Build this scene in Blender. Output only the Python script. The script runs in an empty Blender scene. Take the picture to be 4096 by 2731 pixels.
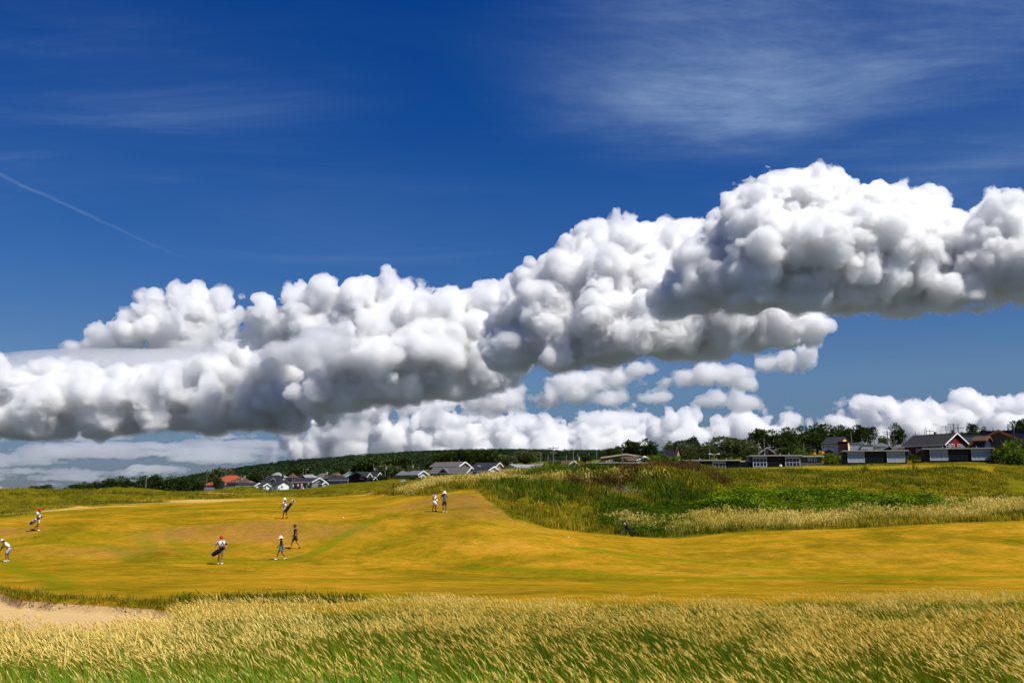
import bpy, bmesh, math, random, time
import numpy as np
from mathutils import Vector, Matrix, Euler

T0 = time.time()
SC = bpy.context.scene
COL = SC.collection
PI = math.pi
rad = math.radians

# ------------------------------------------------------------------ camera
F = 4019.0                       # focal length in units of 1/4096 of the frame width
TILT = math.atan(610.0 / F)      # the camera looks a little above the horizon
cam = bpy.data.cameras.new('camera')
cam.sensor_width = 36.0
cam.lens = 36.0 * F / 4096.0
cam.clip_start = 0.1
cam.clip_end = 150000.0
cam_o = bpy.data.objects.new('camera', cam)
cam_o.rotation_euler = (PI / 2 + TILT, 0, 0)
COL.objects.link(cam_o)
SC.camera = cam_o

def P(u, v, d):
    """Point at ground distance d seen in direction (u, v)."""
    a = (u - 2048.0) / F
    b = -(v - 1365.5) / F
    y = math.cos(TILT) - b * math.sin(TILT)
    z = math.sin(TILT) + b * math.cos(TILT)
    return Vector((a * d / y, d, z * d / y))

# ------------------------------------------------------------------ light
SUN_EL, SUN_AZ = rad(56), rad(-38)         # azimuth counted from +x towards +y: high on the right
sun = bpy.data.lights.new('sun', 'SUN')
sun.energy = 5.0
sun.angle = rad(0.5)
sun.color = (1.0, 0.965, 0.90)
sun_o = bpy.data.objects.new('sun', sun)
SUN_DIR = Vector((math.cos(SUN_EL) * math.cos(SUN_AZ), math.cos(SUN_EL) * math.sin(SUN_AZ), math.sin(SUN_EL)))
sun_o.rotation_euler = SUN_DIR.to_track_quat('Z', 'Y').to_euler()
COL.objects.link(sun_o)

# ------------------------------------------------------------------ exposure and render
SC.view_settings.view_transform = 'Standard'
SC.view_settings.look = 'None'
SC.view_settings.exposure = 0.28
SC.view_settings.gamma = 1.0
SC.view_settings.use_curve_mapping = False
cy = SC.cycles
cy.max_bounces = 18
cy.diffuse_bounces = 3
cy.glossy_bounces = 2
cy.transmission_bounces = 4
cy.volume_bounces = 18
cy.transparent_max_bounces = 48
cy.use_denoising = True
cy.caustics_reflective = False
cy.caustics_refractive = False

# ------------------------------------------------------------------ sky
world = bpy.data.worlds.new('World')
SC.world = world
world.use_nodes = True
wt = world.node_tree

class NT:
    """Small helper to write node trees tersely."""
    def __init__(s, tree):
        s.t = tree
    def n(s, kind, **kw):
        x = s.t.nodes.new(kind)
        for k, v in kw.items():
            setattr(x, k, v)
        return x
    def l(s, a, b):
        s.t.links.new(a, b)
    def val(s, sock, v):
        if hasattr(v, 'is_linked') or hasattr(v, 'links'):
            s.l(v, sock)
        else:
            sock.default_value = v
    def m(s, op, a, b=0.0, c=0.0, clamp=False):
        x = s.n('ShaderNodeMath', operation=op, use_clamp=clamp)
        for i, v in enumerate((a, b, c)):
            s.val(x.inputs[i], v)
        return x.outputs[0]
    def vm(s, op, a, b=(0, 0, 0)):
        x = s.n('ShaderNodeVectorMath', operation=op)
        s.val(x.inputs[0], a)
        s.val(x.inputs[1], b)
        return x.outputs[1] if op in ('DOT_PRODUCT', 'LENGTH', 'DISTANCE') else x.outputs[0]
    def mix(s, f, a, b, blend='MIX'):
        x = s.n('ShaderNodeMix', data_type='RGBA', blend_type=blend)
        s.val(x.inputs[0], f)
        s.val(x.inputs[6], a)
        s.val(x.inputs[7], b)
        return x.outputs[2]
    def ramp(s, f, stops, interp='LINEAR'):
        x = s.n('ShaderNodeValToRGB')
        r = x.color_ramp
        r.interpolation = interp
        while len(r.elements) > 1:
            r.elements.remove(r.elements[-1])
        for i, (p, c) in enumerate(stops):
            e = r.elements[0] if i == 0 else r.elements.new(p)
            e.position = p
            e.color = (c[0], c[1], c[2], 1) if hasattr(c, '__len__') else (c, c, c, 1)
        s.val(x.inputs[0], f)
        return x.outputs[0]
    def noise(s, vec, scale, detail=4, rough=0.55, dist=0.0, dim='3D'):
        x = s.n('ShaderNodeTexNoise', noise_dimensions=dim)
        s.val(x.inputs['Vector'], vec)
        s.val(x.inputs['Scale'], scale)
        x.inputs['Detail'].default_value = detail
        x.inputs['Roughness'].default_value = rough
        x.inputs['Distortion'].default_value = dist
        return x.outputs[0]
    def smooth(s, v, lo, hi, a=0.0, b=1.0):
        x = s.n('ShaderNodeMapRange', interpolation_type='SMOOTHSTEP')
        s.val(x.inputs[0], v)
        x.inputs[1].default_value = lo
        x.inputs[2].default_value = hi
        x.inputs[3].default_value = a
        x.inputs[4].default_value = b
        return x.outputs[0]

W = NT(wt)
bg = wt.nodes['Background']
sky = W.n('ShaderNodeTexSky', sky_type='NISHITA', sun_disc=False)
sky.sun_elevation = SUN_EL
sky.sun_rotation = PI / 2 - SUN_AZ
sky.altitude = 0.0
sky.air_density = 1.0
sky.dust_density = 0.3
sky.ozone_density = 4.0
gen = W.n('ShaderNodeTexCoord').outputs['Generated']
sep = W.n('ShaderNodeSeparateXYZ')
W.l(gen, sep.inputs[0])
dz = sep.outputs[2]
# the deep polarised blue of the photograph: the same filter all the way round, stronger towards the zenith
filt = W.ramp(dz, [(0.0, (0.29, 0.335, 0.50)), (0.04, (0.32, 0.40, 0.61)), (0.11, (0.44, 0.57, 0.76)), (0.22, (0.21, 0.48, 0.86)), (0.36, (0.050, 0.36, 0.87)), (0.50, (0.004, 0.300, 0.87)), (0.62, (0.002, 0.26, 0.77))])
blue = W.mix(1.0, sky.outputs[0], filt, 'MULTIPLY')
# thin cirrus on a high layer (plane coordinates of the layer: direction / height)
zc = W.m('MAXIMUM', dz, 0.06)
lay = W.vm('DIVIDE', gen, W.n('ShaderNodeCombineXYZ').outputs[0])
comb = lay.node.inputs[1].links[0].from_node
for i in range(3):
    W.l(zc, comb.inputs[i])

def layer_xy(u, v):
    p = P(u, v, 1.0)
    p.normalize()
    return (p.x / p.z, p.y / p.z, 1.0)

def streak(vec, ang, sx, sy, scale, detail, rough, dist):
    mp = W.n('ShaderNodeMapping')
    W.l(vec, mp.inputs[0])
    mp.inputs['Rotation'].default_value = (0, 0, ang)
    mp.inputs['Scale'].default_value = (sx, sy, 1)
    return W.noise(mp.outputs[0], scale, detail, rough, dist)

def blob(u, v, r):
    return W.smooth(W.vm('DISTANCE', lay, layer_xy(u, v)), 0.0, r, 1.0, 0.0)

st1 = W.smooth(streak(lay, rad(66), 0.42, 0.95, 0.85, 12, 0.64, 1.3), 0.40, 0.76)
st2 = W.smooth(streak(lay, rad(-62), 0.42, 1.0, 1.0, 11, 0.62, 1.3), 0.42, 0.78)
st3 = W.smooth(streak(lay, rad(76), 0.35, 1.2, 3.2, 10, 0.7, 1.4), 0.30, 0.78)
env_r = W.m('MAXIMUM', W.m('MAXIMUM', blob(3500, 150, 1.0), blob(3050, 380, 0.8)), W.m('MULTIPLY', blob(4000, 620, 1.0), 0.8))
env_l = W.m('MAXIMUM', W.m('MAXIMUM', blob(500, 420, 0.8), blob(100, 650, 0.8)), W.m('MULTIPLY', blob(1300, 900, 1.0), 0.8))
fib = W.m('MULTIPLY_ADD', st3, 0.55, 0.55)
ci = W.m('ADD', W.m('MULTIPLY', W.m('MULTIPLY', W.m('MULTIPLY_ADD', st1, 0.8, 0.16), env_r), 1.25), W.m('MULTIPLY', W.m('MULTIPLY', W.m('MULTIPLY_ADD', st2, 0.8, 0.06), env_l), 0.85))
ci = W.m('MULTIPLY', ci, fib)
ci = W.m('ADD', ci, W.m('MULTIPLY', st1, 0.03), clamp=True)
# an old contrail: a narrow band along a straight line of that layer
ax, ay, _ = layer_xy(-60, 670)
bx, by, _ = layer_xy(760, 1045)
ln = math.hypot(bx - ax, by - ay)
tx, ty = (bx - ax) / ln, (by - ay) / ln
rel = W.vm('SUBTRACT', lay, (ax, ay, 1.0))
along = W.vm('DOT_PRODUCT', rel, (tx, ty, 0))
across = W.vm('DOT_PRODUCT', rel, (-ty, tx, 0))
wob = W.m('MULTIPLY', W.m('SUBTRACT', W.noise(lay, 3.0, 3), 0.5), 0.06)
tr = W.m('MULTIPLY', W.smooth(W.m('ABSOLUTE', W.m('ADD', across, wob)), 0.0, 0.022, 1.0, 0.0), W.smooth(along, ln * 0.1, ln * 1.2, 1.0, 0.0))
tr = W.m('MULTIPLY', tr, W.m('MULTIPLY_ADD', W.noise(lay, 9.0, 4), 0.8, 0.1))
ci = W.m('ADD', ci, W.m('MULTIPLY', tr, 0.38), clamp=True)
blue = W.mix(ci, blue, (3.0, 4.4, 7.0, 1))
W.l(blue, bg.inputs[0])
bg.inputs[1].default_value = 0.07
# ------------------------------------------------------------------ helpers shared by everything
rng = np.random.default_rng(7)
random.seed(7)
LAT = rng.random((64, 64, 64)).astype(np.float32) * 2 - 1

def vnoise(p):
    """Smooth value noise in -1..1 at the points p (n, 3)."""
    i = np.floor(p).astype(np.int64)
    f = (p - i).astype(np.float32)
    f = f * f * (3 - 2 * f)
    i &= 63
    j = (i + 1) & 63
    x0, y0, z0 = i.T
    x1, y1, z1 = j.T
    fx, fy, fz = f.T
    a = LAT[x0, y0, z0] * (1 - fx) + LAT[x1, y0, z0] * fx
    b = LAT[x0, y1, z0] * (1 - fx) + LAT[x1, y1, z0] * fx
    c = LAT[x0, y0, z1] * (1 - fx) + LAT[x1, y0, z1] * fx
    d = LAT[x0, y1, z1] * (1 - fx) + LAT[x1, y1, z1] * fx
    return (a * (1 - fy) + b * fy) * (1 - fz) + (c * (1 - fy) + d * fy) * fz

def mesh_np(name, V, faces):
    """Mesh from numpy arrays (faces all tris or all quads)."""
    V = np.ascontiguousarray(V, dtype=np.float32)
    faces = np.ascontiguousarray(faces, dtype=np.int32)
    me = bpy.data.meshes.new(name)
    n, k = faces.shape
    me.vertices.add(len(V))
    me.vertices.foreach_set('co', V.ravel())
    me.loops.add(n * k)
    me.loops.foreach_set('vertex_index', faces.ravel())
    me.polygons.add(n)
    me.polygons.foreach_set('loop_start', np.arange(0, n * k, k, dtype=np.int32))
    me.polygons.foreach_set('loop_total', np.full(n, k, dtype=np.int32))
    me.update(calc_edges=True)
    return me

def surface_nets(d):
    """Closed quad surface of the zero level of the grid d; vertices in grid units."""
    s = d < 0
    nx, ny, nz = d.shape
    acc = np.zeros((nx - 1, ny - 1, nz - 1, 3), np.float32)
    cnt = np.zeros((nx - 1, ny - 1, nz - 1), np.float32)
    quads = []
    for ax in range(3):
        sl0 = [slice(None)] * 3
        sl1 = [slice(None)] * 3
        sl0[ax] = slice(0, -1)
        sl1[ax] = slice(1, None)
        a, b = d[tuple(sl0)], d[tuple(sl1)]
        ch = s[tuple(sl0)] != s[tuple(sl1)]
        idx = np.argwhere(ch)
        av, bv = a[ch], b[ch]
        t = av / (av - bv)
        pos = idx.astype(np.float32)
        pos[:, ax] += t
        o1, o2 = [k for k in range(3) if k != ax]
        corners = []
        ok = np.ones(len(idx), bool)
        for (p, q) in ((0, 0), (-1, 0), (-1, -1), (0, -1)):
            c = idx.copy()
            c[:, o1] += p
            c[:, o2] += q
            ok &= (c[:, o1] >= 0) & (c[:, o2] >= 0) & (c[:, o1] < acc.shape[o1]) & (c[:, o2] < acc.shape[o2])
            corners.append(c)
        for c in corners:
            c2, p2 = c[ok], pos[ok]
            np.add.at(acc, (c2[:, 0], c2[:, 1], c2[:, 2]), p2)
            np.add.at(cnt, (c2[:, 0], c2[:, 1], c2[:, 2]), 1)
        inside = s[tuple(sl0)][ch][ok]
        q4 = np.stack([np.ravel_multi_index(c[ok].T, cnt.shape) for c in corners], 1)
        flip = inside if ax != 1 else ~inside
        q4[~flip] = q4[~flip][:, ::-1]
        quads.append(q4)
    quads = np.concatenate(quads)
    used = np.flatnonzero(cnt.ravel() > 0)
    remap = np.full(cnt.size, -1, np.int64)
    remap[used] = np.arange(len(used))
    V = acc.reshape(-1, 3)[used] / cnt.ravel()[used][:, None]
    return V, remap[quads]

def prop(o, label=None, cat=None, group=None, kind=None):
    if label:
        o['label'] = label
    if cat:
        o['category'] = cat
    if group:
        o['group'] = group
    if kind:
        o['kind'] = kind
    return o

def link(name, me, mat=None, parent=None, loc=None):
    o = bpy.data.objects.new(name, me)
    COL.objects.link(o)
    if mat is not None and me is not None:
        me.materials.clear()
        for x in (mat if isinstance(mat, (list, tuple)) else [mat]):
            me.materials.append(x)
    if parent is not None:
        o.parent = parent
    if loc is not None:
        o.location = loc
    return o

# ------------------------------------------------------------------ clouds: closed bodies of bright scattering vapour, standing where the clouds stand
def vapour(name, dens, col=(1, 1, 1), g=0.5):
    m = bpy.data.materials.new(name)
    m.use_nodes = True
    t = m.node_tree
    t.nodes.clear()
    o = t.nodes.new('ShaderNodeOutputMaterial')
    v = t.nodes.new('ShaderNodeVolumeScatter')
    v.inputs['Color'].default_value = (*col, 1)
    v.inputs['Density'].default_value = dens
    v.inputs['Anisotropy'].default_value = g
    t.links.new(v.outputs[0], o.inputs['Volume'])
    return m

def make_cloud(label, D, cell, lobes, base=None, dens=1 / 17.0, col=(.997, .997, .998), kids=(10, 7), amp=1.0, smooth=False, up=0.8, rag=0.0, seed=1, flat=1.0, fringe=1.0):
    """lobes: (u, v, r[, depth, stretch_u, stretch_v]) in frame units at distance D; base: (u0, v0, u1, v1) line of the flat underside."""
    R = np.random.default_rng(seed)
    S = []
    for lb in lobes:
        u, v, r = lb[:3]
        dy = lb[3] if len(lb) > 3 else 0.0
        su = lb[4] if len(lb) > 4 else 1.0
        sv = lb[5] if len(lb) > 5 else 1.0
        sy = lb[6] if len(lb) > 6 else 1.0
        S.append((u, dy, -v, r, su, sv, sy))
        cur = [(np.array((u, dy, -v), float), r, su, sv)]
        for n in kids:
            nx = []
            for c0, r0, a, b in cur:
                for k in range(n):
                    d = R.normal(size=3)
                    if R.random() < up:
                        d[2] = abs(d[2])
                    if R.random() < 0.6:
                        d[1] = -abs(d[1])
                    d /= np.linalg.norm(d)
                    r1 = r0 * R.uniform(0.30, 0.55)
                    if r1 < cell * 1.6:
                        continue
                    c1 = c0 + d * np.array((a, sy, b)) * r0 * R.uniform(0.78, 1.0)
                    nx.append((c1, r1, 1 + (a - 1) * .5, 1 + (b - 1) * .5))
                    S.append((*c1, r1, 1 + (a - 1) * .5, 1 + (b - 1) * .5, 1 + (sy - 1) * .5))
            cur = nx
    A = np.array(S)
    ext = A[:, 3]
    pad = cell * 4 + 14
    lo = np.array([(A[:, 0] - ext * A[:, 4]).min(), (A[:, 1] - ext * A[:, 6]).min(), (A[:, 2] - ext * A[:, 5]).min()]) - pad
    hi = np.array([(A[:, 0] + ext * A[:, 4]).max(), (A[:, 1] + ext * A[:, 6]).max(), (A[:, 2] + ext * A[:, 5]).max()]) + pad
    if base:
        lo[2] = max(lo[2], -max(base[1], base[3]) - pad)
    N = np.ceil((hi - lo) / cell).astype(int) + 1
    d = np.full(N, 1e3, np.float32)
    ks = cell * 1.5
    for (x, y, z, r, su, sv, sy) in A[np.argsort(-A[:, 3])]:
        e = np.array((r * su, r * sy, r * sv)) + 3 * cell + 25
        i0 = np.maximum(np.floor((np.array((x, y, z)) - e - lo) / cell).astype(int), 0)
        i1 = np.minimum(np.ceil((np.array((x, y, z)) + e - lo) / cell).astype(int) + 1, N)
        if np.any(i1 <= i0):
            continue
        gx = (lo[0] + np.arange(i0[0], i1[0]) * cell - x) / su
        gy = (lo[1] + np.arange(i0[1], i1[1]) * cell - y) / sy
        gz = (lo[2] + np.arange(i0[2], i1[2]) * cell - z) / sv
        q = np.sqrt(gx[:, None, None] ** 2 + gy[None, :, None] ** 2 + gz[None, None, :] ** 2).astype(np.float32) - r
        q *= min(1.0, sv, su)
        sub = d[i0[0]:i1[0], i0[1]:i1[1], i0[2]:i1[2]]
        h = np.maximum(ks - np.abs(sub - q), 0) / ks
        sub[...] = np.minimum(sub, q) - h * h * ks * 0.25
    if not smooth:
        band = np.argwhere(np.abs(d) < 34 * max(amp, 1))
        pw = (lo + band * cell).astype(np.float32)
        dv = d[band[:, 0], band[:, 1], band[:, 2]]
        pw = pw + np.stack([vnoise(pw / 70 + 9.1), vnoise(pw / 70 + 23.7), vnoise(pw / 70 + 41.3)], 1) * 16
        crisp = np.clip(0.75 + 0.9 * vnoise(pw / 160 + 3.3), 0.25, 1.5)
        for L, a in ((130, 16), (70, 11), (36, 7.5), (19, 6.5), (10, 4.2)):
            if L < cell * 1.6:
                continue
            nz = vnoise(pw / L + L * 0.37)
            dv = dv - ((2.6 * np.abs(nz) - 0.8) * a * amp * (crisp if L < 60 else 1)).astype(np.float32)
        if rag:
            dv = dv + rag * np.maximum(vnoise(pw / np.array((130, 90, 60), np.float32) + 5.1), -.2).astype(np.float32)
        d[band[:, 0], band[:, 1], band[:, 2]] = dv
    if base:
        X = lo[0] + np.arange(N[0]) * cell
        Y = lo[1] + np.arange(N[1]) * cell
        Z = lo[2] + np.arange(N[2]) * cell
        zb = -(base[1] + (base[3] - base[1]) * (X - base[0]) / (base[2] - base[0]))
        gx, gy = np.meshgrid(X, Y, indexing='ij')
        pts = np.stack([gx.ravel(), gy.ravel(), np.zeros(gx.size)], 1).astype(np.float32)
        und = flat * (vnoise(pts / 170 + 7) * 22 + vnoise(pts / 70) * 14 + vnoise(pts / 30) * 8 + vnoise(pts / 14) * 4).reshape(gx.shape)
        db = (zb[:, None, None] + und[:, :, None] - Z[None, None, :]).astype(np.float32)
        d = np.maximum(d, db)
    def closed(g):
        g[0], g[-1] = 9, 9
        g[:, 0], g[:, -1] = 9, 9
        g[:, :, 0], g[:, :, -1] = 9, 9
        Vv, Q = surface_nets(g)
        Vv = lo + Vv * cell
        a = (Vv[:, 0] - 2048.0) / F
        b = (Vv[:, 2] + 1365.5) / F
        ct, stt = math.cos(TILT), math.sin(TILT)
        yy = ct - b * stt
        return np.stack([a * D / yy, D + Vv[:, 1] * D / F, (stt + b * ct) * D / yy], 1), Q
    torn = None
    if fringe and not smooth:
        # a thin torn skirt of vapour round the body
        band = np.argwhere((d > -10) & (d < 45))
        pw = (lo + band * cell).astype(np.float32)
        q = pw + np.stack([vnoise(pw / 45 + 3.1), vnoise(pw / 45 + 13.7), vnoise(pw / 45 + 31.3)], 1) * 22
        low = 0
        if base:
            zl = -(base[1] + (base[3] - base[1]) * (pw[:, 0] - base[0]) / (base[2] - base[0]))
            low = 11 * np.exp(-np.maximum(pw[:, 2] - zl, 0) / 45)
        f = low + vnoise(q / 120 + 1.7) * 14 + vnoise(q / np.array((46, 46, 26), np.float32) + 7.7) * 13 + vnoise(q / 19 + 11.1) * 8 + vnoise(q / 9 + 2.2) * 4
        torn = np.where(d > 0, 30, d).astype(np.float32)
        torn[band[:, 0], band[:, 1], band[:, 2]] = d[band[:, 0], band[:, 1], band[:, 2]] - (3 + f * .8 * fringe).astype(np.float32)
    Wd, Q = closed(d)
    cen = Wd.mean(0)
    me = mesh_np('cloud', Wd - cen, Q)
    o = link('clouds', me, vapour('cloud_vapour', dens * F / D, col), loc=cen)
    if torn is not None:
        Wd, Q = closed(torn)
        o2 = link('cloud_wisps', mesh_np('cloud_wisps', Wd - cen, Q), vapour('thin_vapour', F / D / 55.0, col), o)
        prop(o2, None, None, None, 'stuff')
    prop(o, label, None, None, 'stuff')
    return o
# towering bank on the right (nearest), the bank beside it, the long bank on the left
make_cloud('tall white cumulus bank with a flat grey base, right of centre', 5900, 4.2, [
    (3230, 830, 120, 60), (3310, 760, 85, 60), (3080, 860, 130, 30), (3000, 930, 130, 60), (3150, 930, 140, -40), (3330, 900, 140, 0),
    (3450, 880, 120, 30), (3460, 820, 75, 60), (3620, 880, 105, 40), (3710, 910, 105, 30), (3560, 960, 150, 0), (3740, 1000, 110, -20),
    (2900, 1040, 130, 20), (3000, 1060, 170, -120), (3200, 1080, 190, -160), (3420, 1080, 190, -130), (3620, 1090, 160, -60), (3780, 1090, 120, 0),
    (2820, 1130, 120, -60), (2960, 1170, 140, -150), (3150, 1190, 140, -190), (3350, 1190, 150, -180), (3540, 1180, 120, -120), (2780, 1190, 90, -60), (2700, 1200, 90, 0)],
    base=(2700, 1252, 3700, 1268), kids=(11, 7), seed=11)
make_cloud('rounded white cumulus at the right edge of the sky', 5600, 4.2, [
    (4010, 940, 125, 0), (4120, 930, 130, 40), (4230, 980, 150, 0), (3930, 1010, 110, 0), (4050, 1080, 140, -60), (4200, 1110, 130, -60), (3880, 1120, 110, 0), (3840, 1160, 70, -40), (3760, 1150, 80, 0)],
    base=(3700, 1225, 4300, 1180), kids=(11, 7), seed=5)
make_cloud('white cumulus bank with a dark slate base in the middle', 8000, 4.2, [
    (2420, 1010, 110, 80), (2520, 960, 95, 80), (2620, 980, 100, 80), (2700, 960, 80, 90), (2815, 910, 62, 90), (2800, 1000, 100, 90), (2300, 1100, 110, 40), (2480, 1090, 150, 20),
    (2650, 1100, 150, 40), (2200, 1180, 110, 30), (2360, 1220, 160, -60), (2560, 1230, 170, -100), (2760, 1200, 150, 0), (2900, 1220, 130, 0), (2130, 1290, 130, -20), (2060, 1330, 120, 0),
    (2240, 1350, 150, -120), (2430, 1370, 160, -170), (2640, 1340, 160, -170), (2830, 1310, 140, -120), (3000, 1300, 110, -60), (3120, 1320, 80, -60), (2040, 1420, 90, -60), (3230, 1330, 60, -60)],
    base=(2050, 1500, 3200, 1392), kids=(11, 7), seed=23)
make_cloud('long cauliflower topped cumulus bank left of centre', 10500, 4.2, [
    (1540, 1220, 105, 60), (1460, 1240, 100, 60), (1330, 1240, 95, 60), (1220, 1260, 100, 70), (1090, 1290, 80, 80), (1010, 1310, 66, 80), (1660, 1260, 95, 50), (1760, 1270, 80, 60),
    (1890, 1230, 95, 50), (1970, 1210, 80, 60), (2060, 1230, 80, 60), (1960, 1320, 130, 0), (1800, 1350, 130, 0), (1620, 1360, 140, 0), (1430, 1370, 140, 0), (1260, 1370, 110, 30),
    (2020, 1420, 120, -60), (1870, 1450, 140, -90), (1700, 1470, 140, -100), (1520, 1480, 140, -90), (1370, 1500, 120, -60), (1930, 1530, 90, -90), (1780, 1560, 90, -110), (1600, 1580, 100, -110),
    (1430, 1600, 100, -90), (1290, 1600, 90, -60)],
    base=(1250, 1655, 2050, 1560), kids=(11, 7), seed=31)
make_cloud('white cumulus tower above the smooth veil on the left', 13000, 6, [
    (640, 1270, 90, 0), (760, 1260, 95, 20), (860, 1250, 80, 20), (910, 1270, 50, 20), (700, 1350, 110, 0), (820, 1350, 90, 0), (570, 1290, 60, 0), (530, 1340, 70, -30), (450, 1370, 50, -20), (380, 1385, 36, 0), (290, 1395, 26, 0), (900, 1370, 40, 0)],
    base=(200, 1440, 950, 1440), kids=(11, 7), seed=41)
make_cloud('smooth pale veil of cloud spread across the left', 12000, 9, [
    (420, 1450, 60, 0, 9.0, 1.0), (-200, 1470, 60, 0, 7.0, 0.9), (820, 1440, 60, 40, 6.0, 1.05), (300, 1530, 80, 40, 6.0, 1.0), (900, 1500, 70, 40, 4.0, 1.0)],
    kids=(), smooth=True, dens=1 / 60.0, seed=3)
make_cloud('low grey cumulus mass with a long blue grey base on the left', 11500, 6, [
    (60, 1590, 110, 0), (-80, 1560, 120, 0), (200, 1560, 90, 0), (330, 1580, 110, 0), (180, 1650, 100, -60), (430, 1640, 110, -50), (560, 1570, 110, 20), (700, 1600, 120, 0), (640, 1660, 90, -60),
    (820, 1540, 100, 10), (950, 1540, 120, 0), (1090, 1520, 110, 0), (1200, 1560, 110, 0), (860, 1640, 100, -60), (1020, 1630, 110, -50), (1160, 1640, 90, -30), (1290, 1620, 80, 0), (20, 1680, 90, -50), (-160, 1650, 130, 0), (-120, 1700, 80, 40), (60, 1705, 80, 60), (220, 1705, 80, 40), (380, 1705, 80, 60), (540, 1702, 80, 40), (700, 1700, 80, 60), (860, 1697, 80, 40), (1010, 1690, 80, 60), (1150, 1682, 80, 40)],
    base=(0, 1742, 1300, 1700), kids=(10, 6), seed=51)
make_cloud('small dark puff in front of the left cloud bank', 9000, 6, [
    (1150, 1420, 60, 0, 1.3, 0.8), (1230, 1400, 70, 0, 1.3, 0.8), (1330, 1370, 50, 0, 1.6, 0.6), (1270, 1450, 60, 0, 1.4, 0.7), (1420, 1350, 34, 0, 2.0, 0.6)],
    kids=(8, 5), dens=1 / 70.0, rag=16, seed=61)
PUFFS = [
    ('small white puff under the middle of the cloud bank', 12500, [(1940, 1600, 46), (2000, 1575, 40), (2060, 1600, 40), (1900, 1620, 34), (2000, 1610, 50)], (1880, 1645, 2120, 1640), 71),
    ('pale ragged cloud streak below the dark slate base', 12000, [(2200, 1590, 44), (2260, 1550, 44, 0, 1.3, .8), (2350, 1530, 50, 0, 1.6, .8), (2460, 1510, 46, 0, 1.8, .7), (2560, 1490, 34, 0, 1.6, .6), (2160, 1600, 30), (2300, 1570, 44, 0, 1.5, .8)], (2130, 1622, 2600, 1530), 72),
    ('white ragged puff below the base of the tall bank', 11500, [(2740, 1505, 34, 0, 1.5, .7), (2820, 1490, 42, 0, 1.5, .8), (2910, 1500, 40, 0, 1.4, .8), (2985, 1530, 28), (2690, 1515, 20, 0, 1.6, .6)], (2680, 1540, 3010, 1550), 73),
    ('bright puff hanging below the right end of the slate base', 10500, [(3215, 1420, 46), (3240, 1395, 34), (3160, 1440, 40, 0, 1.3, .8), (3100, 1450, 28, 0, 1.8, .6)], (3060, 1478, 3280, 1470), 74),
    ('small puff low over the dune, left of the horizon bank', 13000, [(2430, 1600, 36, 0, 1.3, .8), (2490, 1590, 30), (2590, 1590, 26, 0, 1.6, .7), (2640, 1580, 24, 0, 1.4, .7)], (2380, 1630, 2680, 1620), 75),
    ('flat topped white puff above the tree line', 15000, [(2880, 1595, 30, 0, 1.5, .8), (2930, 1590, 30), (2980, 1610, 24, 0, 1.5, .6), (2830, 1610, 22, 0, 1.8, .6)], (2780, 1628, 3040, 1630), 76),
    ('ragged white fringe at the right end of the tall bank', 5800, [(3800, 1230, 36, 0, 2.0, .6), (3900, 1235, 30, 0, 2.2, .6), (3990, 1215, 28, 0, 2.0, .6)], None, 77)]
for lab, D, lobes, base, sd in PUFFS:
    make_cloud(lab, D, 5, lobes, base=base, kids=(9, 5), amp=0.8, dens=1 / 26.0, rag=9, fringe=1.2, seed=sd)
# far clouds low over the horizon
CREAM = (0.994, 0.982, 0.962)  # distance haze put into the vapour colour of the far clouds
make_cloud('cream coloured cumulus bank low over the wooded hill', 24000, 6, [
    (1500, 1640, 80), (1740, 1640, 70), (1360, 1680, 70), (1900, 1655, 56), (1620, 1620, 60), (1250, 1700, 60), (1180, 1740, 66), (1290, 1730, 70), (1400, 1720, 66), (1510, 1715, 66), (1620, 1710, 60), (1690, 1690, 50), (1770, 1690, 56), (1860, 1710, 60), (1950, 1720, 60), (2060, 1705, 50), (2110, 1690, 40), (2170, 1730, 56),
    (2260, 1740, 56), (2370, 1695, 52), (2440, 1690, 56), (2520, 1700, 60), (2560, 1740, 60), (1240, 1800, 80), (1400, 1800, 90), (1560, 1800, 90), (1720, 1800, 90), (1880, 1800, 90), (2040, 1800, 90), (2200, 1810, 90), (2360, 1800, 90), (2500, 1800, 90)],
    kids=(9, 6), col=CREAM, seed=81)
make_cloud('broken white cumulus above the dark trees', 22000, 6, [
    (2690, 1690, 46), (2750, 1680, 46), (2640, 1740, 54), (2720, 1750, 66), (2890, 1710, 36), (2960, 1690, 36), (2990, 1730, 50), (2880, 1760, 60), (3060, 1690, 30), (3150, 1700, 44), (3120, 1760, 66), (3260, 1740, 50, 0, 1.3, .9), (2800, 1800, 70), (3000, 1800, 70)],
    kids=(9, 6), col=CREAM, seed=82)
make_cloud('broken white cumulus low on the right behind the red house', 21000, 6, [
    (3430, 1650, 40, 0, 1.4, .8), (3470, 1690, 56), (3370, 1710, 60), (3640, 1640, 40, 0, 1.3, .8), (3590, 1690, 66), (3700, 1680, 60), (3860, 1630, 48), (3930, 1650, 56), (4050, 1630, 56), (4130, 1650, 66), (3830, 1700, 70), (3980, 1720, 84), (4120, 1740, 90), (3500, 1770, 80), (3680, 1770, 80), (3850, 1790, 80)],
    kids=(9, 6), col=CREAM, seed=83)
# a grey layer that runs out over the sea on the left: its shade is put into the grey vapour colour
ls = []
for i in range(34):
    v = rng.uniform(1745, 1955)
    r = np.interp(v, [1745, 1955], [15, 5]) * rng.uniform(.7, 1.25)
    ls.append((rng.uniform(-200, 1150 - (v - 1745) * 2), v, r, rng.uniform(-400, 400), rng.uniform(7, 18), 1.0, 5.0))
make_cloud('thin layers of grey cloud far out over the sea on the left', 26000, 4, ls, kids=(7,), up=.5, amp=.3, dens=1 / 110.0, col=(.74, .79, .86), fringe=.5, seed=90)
print('clouds', round(time.time() - T0, 1))
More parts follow.
